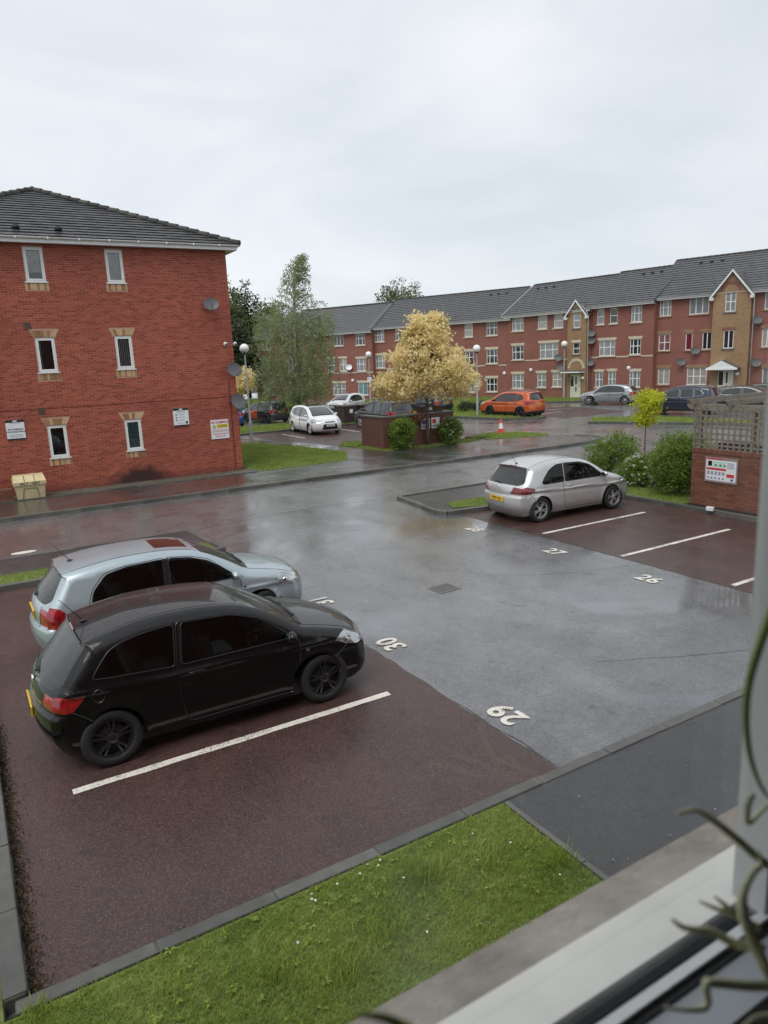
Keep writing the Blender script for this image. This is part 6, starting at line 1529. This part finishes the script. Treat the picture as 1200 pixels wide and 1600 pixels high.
# local x runs along the wall away from the bushes, local y is depth into the store
LW = 4.4
m = MB(); m.box(0, LW, .008, .215, 0, 1.40).box(.008, .215, .215, 3.0, 0, 1.40); core = m.build('wall', 'mortar_brown', t)
bo = MB().box(-.1075, .1075, 0, .05, -.0325, .0325).build('brick', 'brick_store'); ME = bo.data; bpy.data.objects.remove(bo)
cnt = 0
for r_ in range(18):
    x = -.1125*(r_ % 2)
    while x < LW:
        a, b = max(x, 0), min(x+.215, LW)
        if b-a > .03: inst('brick', ME, core, ((a+b)/2, random.uniform(-.002, .002), .043+r_*.075), None, ((b-a)/.215, 1, 1)); cnt += 1
        x += .225
for k in range(int(LW/.075)): pbox('coping_brick', 'brick_store', t, k*.075, k*.075+.066, -.012, .225, 1.402, 1.505+random.uniform(-.003, .003))
pbox('render_base', 'soil', t, -.02, LW, -.03, -.001, -.05, .07)
# notice
p = pbox('notice_board', 'mauve_board', t, .40, 1.28, -.03, -.004, .70, 1.32); s = pbox('sheet', 'sign_white', p, .435, 1.245, -.034, -.0302, .745, 1.255)
def nb(mat, x0, x1, z0, z1): pbox('print', mat, s, .435+x0*.81, .435+x1*.81, -.0375, -.0345, .745+z0*.51, .745+z1*.51)
pbox('print', 'print_red', p, .44, .9, -.033, -.0302, 1.27, 1.30)
nb('print_red', .02, .68, .52, .62); nb('print_red', .70, .95, .22, .38); nb('bin_brown', .06, .20, .70, .95); nb('cream_stone', .10, .18, .75, .9)
nb('print_green', .24, .66, .68, .95)
for k in range(5): nb('print_grey', .05+k*.125, .13+k*.125, .28, .45); nb('print_blue', .06+k*.125, .11+k*.125, .08, .16)
for k in range(4): nb('print_grey', .70, .94, .66+k*.075, .69+k*.075)
nb('print_blue', .84, .92, .06, .16)
for x in (.30, .46, .60): nb('print_black', x, x+.05, .72, .80)
o = MB().box(-.09, .09, -.05, .05, 0, .10, bev=.012).build('marker_block', 'plate_white', None); o.location = (15.72, 10.88, .115); o.rotation_euler = (0, 0, R(-80)); tag(o, 'small pale marker block on the kerb below the bin store notice', 'marker')
# trellis and pergola
for x in (.12, 1.55, 3.0, 4.3): pbox('post', 'timber_grey', t, x-.05, x+.05, .05, .15, 1.505, 2.55)
k = 0; x = .0
while x < LW:
    pbox('trellis_slat', 'timber_grey', t, x, x+.045, .012, .032, 1.51, 2.50+random.uniform(-.01, .01)); x += .155
for k in range(7): pbox('trellis_slat', 'timber_grey', t, -.04, LW, .033, .048, 1.58+k*.145, 1.625+k*.145)
def shaped(m, x0, x1, y0, y1, z0, z1, ax):
    c = .10
    if ax == 'y': pr = [(y0, z0+c), (y0, z1), (y1, z1), (y1, z0+c), (y1-c, z0), (y0+c, z0)]; m.add([(x0, a, b) for a, b in pr]+[(x1, a, b) for a, b in pr], [tuple(range(5, -1, -1)), tuple(range(6, 12))]+[(i, (i+1) % 6, 6+(i+1) % 6, 6+i) for i in range(6)])
    else: pr = [(x0, z0+c), (x0, z1), (x1, z1), (x1, z0+c), (x1-c, z0), (x0+c, z0)]; m.add([(a, y0, b) for a, b in pr]+[(a, y1, b) for a, b in pr], [tuple(range(6)), tuple(range(11, 5, -1))]+[(i, 6+i, 6+(i+1) % 6, (i+1) % 6) for i in range(6)])
part('beam', 'timber_grey', t, lambda m: shaped(m, -.25, LW, .04, .09, 2.46, 2.61, 'x')); part('beam', 'timber_grey', t, lambda m: shaped(m, -.25, LW, .151, .20, 2.46, 2.61, 'x'))
part('beam', 'timber_grey', t, lambda m: shaped(m, -.25, LW, 2.9, 2.95, 2.46, 2.61, 'x'))
for x in (-.02, 1.0, 2.0, 3.0, 4.0): part('rafter', 'timber_grey', t, lambda m: shaped(m, x, x+.05, -.28, 3.3, 2.612, 2.74, 'y'))
for x in (.12, 2.2, 4.3): pbox('post', 'timber_grey', t, x-.05, x+.05, 2.80, 2.895, 0, 2.55)
for x in (.3, 1.2, 2.1): pbox('bin_lid', 'bin_brown', t, x, x+.7, .6, 1.3, 1.05, 1.6)

# ------------------------------------------------------------------ cars
build_car('parked_car', 'black three door hatchback with black alloy wheels in bay 30', (2.27, 8.36, .008), 0, CORSA_E, 'paint_black', 2, 'alloy_black', 5, True, feats=('aerial', 'badge', 'flap', 'spot', 'badge_r'))
build_car('parked_car', 'silver blue five door hatchback with sunroof beside the black car', (2.60, 11.22, .008), 0, COROLLA, 'paint_silver_blue', 2, 'alloy_silver', 7, False, feats=('aerial', 'sunroof', 'spot', 'badge'))
build_car('parked_car', 'silver three door hatchback facing the bushes on the right', (13.42, 13.79, .008), -1.5, CORSA_D, 'paint_silver', 2, 'alloy_silver', 5, True, tail_mat='lens_dark_red', plate_txt='FP59 HZU', feats=('aerial', 'flap', 'badge_r', 'spot'))
build_car('parked_car', 'white people carrier with black glass roof facing the camera', (18.3, 38.95, .01), -92, MPV, 'paint_white', 1, roof_mat='glass_dark', feats=('front',))
build_car('parked_car', 'white small hatchback with black roof near the far flats', (27.0, 51.5, .01), 210, C3, 'paint_white', 1, 'alloy_black', roof_mat='glass_dark', feats=('front',))
build_car('parked_car', 'black hatchback beside the white one with the black roof', (29.4, 48.6, .01), 208, ASTRA, 'paint_black_far', 1, feats=('front',))
build_car('parked_car', 'charcoal off roader behind the far brick bin store', (22.35, 37.9, .01), 92, SUV, 'paint_charcoal', 1, rails='black_plastic')
build_car('parked_car', 'bright orange off roader with roof rails', (31.75, 36.95, .01), 99, SUV, 'paint_orange', 1, 'alloy_black', rails='galv_steel')
build_car('parked_car', 'grey silver five door hatchback below the narrow buff entrance bay', (43.1, 38.9, .01), 115, ASTRA, 'paint_astra', 1)
build_car('parked_car', 'dark blue off roader with bright window trim behind the trellis', (38.7, 29.3, .01), 108, SUV, 'paint_navy', 1, trim='chrome', rails='galv_steel')
build_car('parked_car', 'dark maroon saloon behind the dark blue off roader', (43.6, 27.9, .01), -66, scale_spec(ASTRA, 1.08, 1.0), 'paint_maroon', 1, trim='chrome', feats=('front',))
build_car('parked_car', 'charcoal car just behind the dark maroon saloon', (46.4, 28.0, .01), -66, ASTRA, 'paint_charcoal', 1, feats=('front',))
build_car('parked_car', 'dark car furthest right behind the charcoal one', (49.0, 28.4, .01), -66, ASTRA, 'paint_navy', 1)
build_car('parked_car', 'bright blue hatchback half hidden by the corner of the brick flats', (16.3, 49.2, .01), 80, ASTRA, 'paint_blue', 1)
build_car('parked_car', 'two tone orange and dark hatchback left of the birch', (19.2, 49.3, .01), 105, C3, 'paint_charcoal', 1, 'alloy_black', body2=['paint_orange_dull', 'paint_charcoal'], feats=('orange_tail',))
build_car('parked_car', 'navy car behind the charcoal off roader and golden tree', (30.6, 45.2, .01), 95, ASTRA, 'paint_navy', 1)
# ------------------------------------------------------------------ litter and moss along the near kerb
island_mat('litter', [(0., (.05, .035, .018)), (.5, (.13, .09, .045)), (1., (.24, .18, .10))], .9)
island_mat('moss', [(0., (.05, .045, .018)), (1., (.11, .095, .035))], .95)
P = np.concatenate([np.stack([-.11+np.abs(np.random.randn(700))*.06, 4.77+np.random.rand(700)**1.5*3.2, np.full(700, .016)], 1), np.stack([-.1+np.random.rand(300)**2*1.6, 4.76+np.abs(np.random.randn(300))*.04, np.full(300, .016)], 1)])
V, F = leaves_geo(P, .022, up=3., aspect=.5); tag(mesh_obj('leaf_litter', V, F, 'litter'), 'brown leaf litter gathered in the corner of the near kerbs', 'litter', kind='stuff')
P = np.concatenate([np.stack([-.13+np.abs(np.random.randn(2600))*.045, 4.78+np.random.rand(2600)*4.5, np.full(2600, .013)], 1), np.stack([-.1+np.random.rand(1200)**1.6*3.0, 4.75+np.abs(np.random.randn(1200))*.025, np.full(1200, .013)], 1)])
V, F = leaves_geo(P, .016, up=4., aspect=.8); tag(mesh_obj('moss', V, F, 'moss'), 'dark moss at the edge of the near red bay', 'moss', kind='stuff')
P = np.stack([3.95+np.random.rand(26)*3, 2.9+np.random.rand(26)*1.8, np.full(26, .092)], 1)
V, F = leaves_geo(P, .03, up=5., aspect=.7); tag(mesh_obj('lichen_spots', V, F, 'petal_white'), 'pale lichen spots on the dark path', 'lichen', kind='stuff')

# ------------------------------------------------------------------ the window the photograph is taken through, and its wall
YG = .30     # glass plane
part('own_facade', 'brick_far', None, lambda m: (wall_cells(m, -11, 13, 0, 8.2, .385, [(-.95, .66, 3.62, 5.05)], -.125))).update_tag()
o = bpy.data.objects['own_facade']; tag(o, 'brick outer wall of the flat with the camera window', 'wall', kind='structure')
for nm, a in (('room_floor', (-2.6, 2.6, -3.4, .25, 2.62, 2.66)), ('room_ceiling', (-2.6, 2.6, -3.4, .25, 5.2, 5.24)), ('room_wall', (-2.6, 2.6, -3.45, -3.4, 2.6, 5.24)), ('room_wall', (-2.66, -2.6, -3.4, .25, 2.6, 5.24)), ('room_wall', (2.6, 2.66, -3.4, .25, 2.6, 5.24))):
    tag(MB().box(*a).build(nm, 'wall_plaster'), 'plain surface of the room behind the camera', 'room', kind='structure')
m = MB(); wall_cells(m, -2.6, 2.6, 2.66, 5.2, .235, [(-.95, .66, 3.62, 5.05)], .02); tag(m.build('room_wall', 'wall_plaster'), 'inner wall round the camera window', 'room', kind='structure')
t = thing('window_sill', 'pitted stone outer sill below the camera window', 'window sill', (0, YG, 3.55))
m = MB(); m.add([(-1.05, .085, .05), (.80, .085, .05), (.80, .172, .035), (-1.05, .172, .035), (-1.05, .085, -.10), (.80, .085, -.10), (.80, .172, -.10), (-1.05, .172, -.10)], [(0, 1, 2, 3), (3, 2, 6, 7), (0, 3, 7, 4), (1, 5, 6, 2), (4, 7, 6, 5), (0, 4, 5, 1)]); m.build('stone', 'grey_stone', t)
w = thing('window', 'white plastic window frame with glass in the near right foreground', 'window', (0, YG, 3.62))
zb = 4.15-.470-3.62     # height of the glass bottom in the window's space
# outer ledge below the glass (slopes outward), gasket, inner bead, inner frame
def wedge(m, x0, x1, pr): n = len(pr); m.add([(x0, a, b) for a, b in pr]+[(x1, a, b) for a, b in pr], [tuple(range(n)), tuple(range(2*n-1, n-1, -1))]+[(i, n+i, n+(i+1) % n, (i+1) % n) for i in range(n)])
part('outer_frame', 'ledge_cream', w, lambda m: wedge(m, -.93, .60, [(.014, zb-.002), (.066, zb-.011), (.07, zb-.06), (.014, zb-.06)]))
part('gasket', 'black_rubber', w, lambda m: wedge(m, -.93, .505, [(-.006, zb+.006), (.004, zb+.008), (.0138, zb-.003), (.0138, zb-.04), (-.006, zb-.04)]))
part('bead', 'white_upvc', w, lambda m: wedge(m, -.93, .505, [(-.026, zb+.022), (-.018, zb+.020), (-.0065, zb+.004), (-.0065, zb-.04), (-.026, zb-.04)]))
part('inner_gasket', 'black_rubber', w, lambda m: wedge(m, -.93, .505, [(-.032, zb+.018), (-.0262, zb+.018), (-.0262, zb-.04), (-.032, zb-.04)]))
part('inner_frame', 'frame_inner_grey', w, lambda m: wedge(m, -.93, .66, [(-.064, zb+.016), (-.0325, zb+.016), (-.0325, zb-.05), (-.064, zb-.05)]))
# right jamb
xr = 1.632*(YG+.006)
part('jamb_bead', 'white_upvc', w, lambda m: m.box(xr+.0, xr+.014, -.022, .006, zb+.02, 1.42))
part('jamb', 'frame_inner_grey', w, lambda m: (m.box(xr+.014, .66, -.060, .0, zb-.05, 1.42), m.box(xr+.045, .66, .0, .03, zb-.05, 1.42)))
part('jamb_outer', 'ledge_cream', w, lambda m: m.box(xr+.118, .66, .0305, .07, zb-.05, 1.42))
part('head', 'white_upvc', w, lambda m: m.box(-.95, .66, -.06, .07, 1.34, 1.425))
part('left_jamb', 'white_upvc', w, lambda m: m.box(-.95, -.90, -.06, .07, zb-.05, 1.34))
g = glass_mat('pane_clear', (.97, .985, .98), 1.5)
def _reflection_haze():   # haze and pale streaks of reflected light, painted as a translucent layer
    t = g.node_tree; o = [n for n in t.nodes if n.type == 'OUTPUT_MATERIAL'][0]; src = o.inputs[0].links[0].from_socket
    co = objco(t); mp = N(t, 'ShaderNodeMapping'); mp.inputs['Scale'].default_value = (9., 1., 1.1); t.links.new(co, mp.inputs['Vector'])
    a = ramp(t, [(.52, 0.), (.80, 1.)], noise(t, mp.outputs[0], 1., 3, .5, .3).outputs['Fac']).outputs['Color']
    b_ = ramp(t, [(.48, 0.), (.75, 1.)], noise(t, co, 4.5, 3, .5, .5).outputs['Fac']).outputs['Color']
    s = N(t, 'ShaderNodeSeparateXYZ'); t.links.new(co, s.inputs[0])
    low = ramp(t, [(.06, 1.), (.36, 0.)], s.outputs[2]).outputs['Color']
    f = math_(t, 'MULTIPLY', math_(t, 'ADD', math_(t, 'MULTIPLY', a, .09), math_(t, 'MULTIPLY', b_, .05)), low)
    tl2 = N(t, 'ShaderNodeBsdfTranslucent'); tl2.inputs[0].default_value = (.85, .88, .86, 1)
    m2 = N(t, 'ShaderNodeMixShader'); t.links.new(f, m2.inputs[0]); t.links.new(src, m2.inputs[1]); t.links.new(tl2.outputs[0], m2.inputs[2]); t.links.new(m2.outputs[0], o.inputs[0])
_reflection_haze()
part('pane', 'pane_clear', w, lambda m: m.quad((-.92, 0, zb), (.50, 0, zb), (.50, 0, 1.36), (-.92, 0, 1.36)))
tag(MB().box(-1.2, 1.2, .02, .2355, 3.60, 3.615).build('inner_sill', 'mauve_board'), 'mauve brown inner window board at the lower right', 'window board')
# trailing houseplant at the right edge
t = thing('houseplant', 'trailing pale green air plant stems in the right foreground', 'plant', (.46, .18, 3.62))
def stem(pts, r, mat='air_plant'):
    q = catmull3([Vector(p) for p in pts]); n = len(q); MB().tube(q, [r*.74*(1-.75*(i/(n-1))**1.5) for i in range(n)], 8).build('stem', mat, t, True)
def catmull3(p):
    p = [2*p[0]-p[1]]+p+[2*p[-1]-p[-2]]; o = []
    for i in range(1, len(p)-2):
        for k in range(7):
            u = k/7; o.append(.5*((2*p[i])+(p[i+1]-p[i-1])*u+(2*p[i-1]-5*p[i]+4*p[i+1]-p[i+2])*u*u+(3*p[i]-p[i-1]-3*p[i+1]+p[i+2])*u**3))
    o.append(p[-2]); return o
stem([(-0.1119, 0.02, 0.403), (-0.1231, 0.02, 0.3813), (-0.1308, 0.02, 0.3623), (-0.1318, 0.02, 0.3412), (-0.126, 0.02, 0.3173), (-0.1131, 0.02, 0.2937), (-0.096, 0.02, 0.2753)], 0.0032, 'vine_green')
stem([(-0.0536, 0.04, 0.202), (-0.0723, 0.04, 0.2171), (-0.1007, 0.04, 0.2446), (-0.1266, 0.04, 0.2685), (-0.1414, 0.04, 0.2792), (-0.1562, 0.04, 0.2826)], 0.0042)
stem([(-0.1047, 0.03, 0.2812), (-0.1082, 0.03, 0.2744), (-0.1058, 0.03, 0.2632), (-0.0909, 0.03, 0.2669), (-0.0781, 0.03, 0.2648)], 0.003)
stem([(-0.0986, 0.01, 0.1633), (-0.1176, 0.01, 0.1932), (-0.1358, 0.01, 0.2272), (-0.1404, 0.01, 0.2452), (-0.1332, 0.01, 0.2555), (-0.125, 0.01, 0.2577), (-0.1289, 0.01, 0.2672)], 0.0048)
stem([(-0.1006, 0.02, 0.1849), (-0.1264, 0.02, 0.2004), (-0.1509, 0.02, 0.2212), (-0.173, 0.02, 0.2343), (-0.1838, 0.02, 0.245)], 0.004)
stem([(-0.0877, 0.03, 0.1839), (-0.1118, 0.03, 0.2047), (-0.1308, 0.03, 0.2182), (-0.1476, 0.03, 0.2312)], 0.0032)
stem([(-0.1118, 0.03, 0.2047), (-0.125, 0.03, 0.2188), (-0.1345, 0.03, 0.2283)], 0.0025)
stem([(-0.1179, 0.0, 0.1849), (-0.1456, 0.0, 0.2004), (-0.1765, 0.0, 0.2195), (-0.1827, 0.0, 0.2211), (-0.1806, 0.0, 0.2077), (-0.1958, 0.0, 0.2143), (-0.2129, 0.0, 0.2257)], 0.0038)
stem([(-0.1342, -0.01, 0.1825), (-0.155, -0.01, 0.1932), (-0.1658, -0.01, 0.195)], 0.004)
stem([(-0.3416, 0.02, 0.2724), (-0.3527, 0.02, 0.2844), (-0.3647, 0.02, 0.2932)], 0.003, 'vine_green')
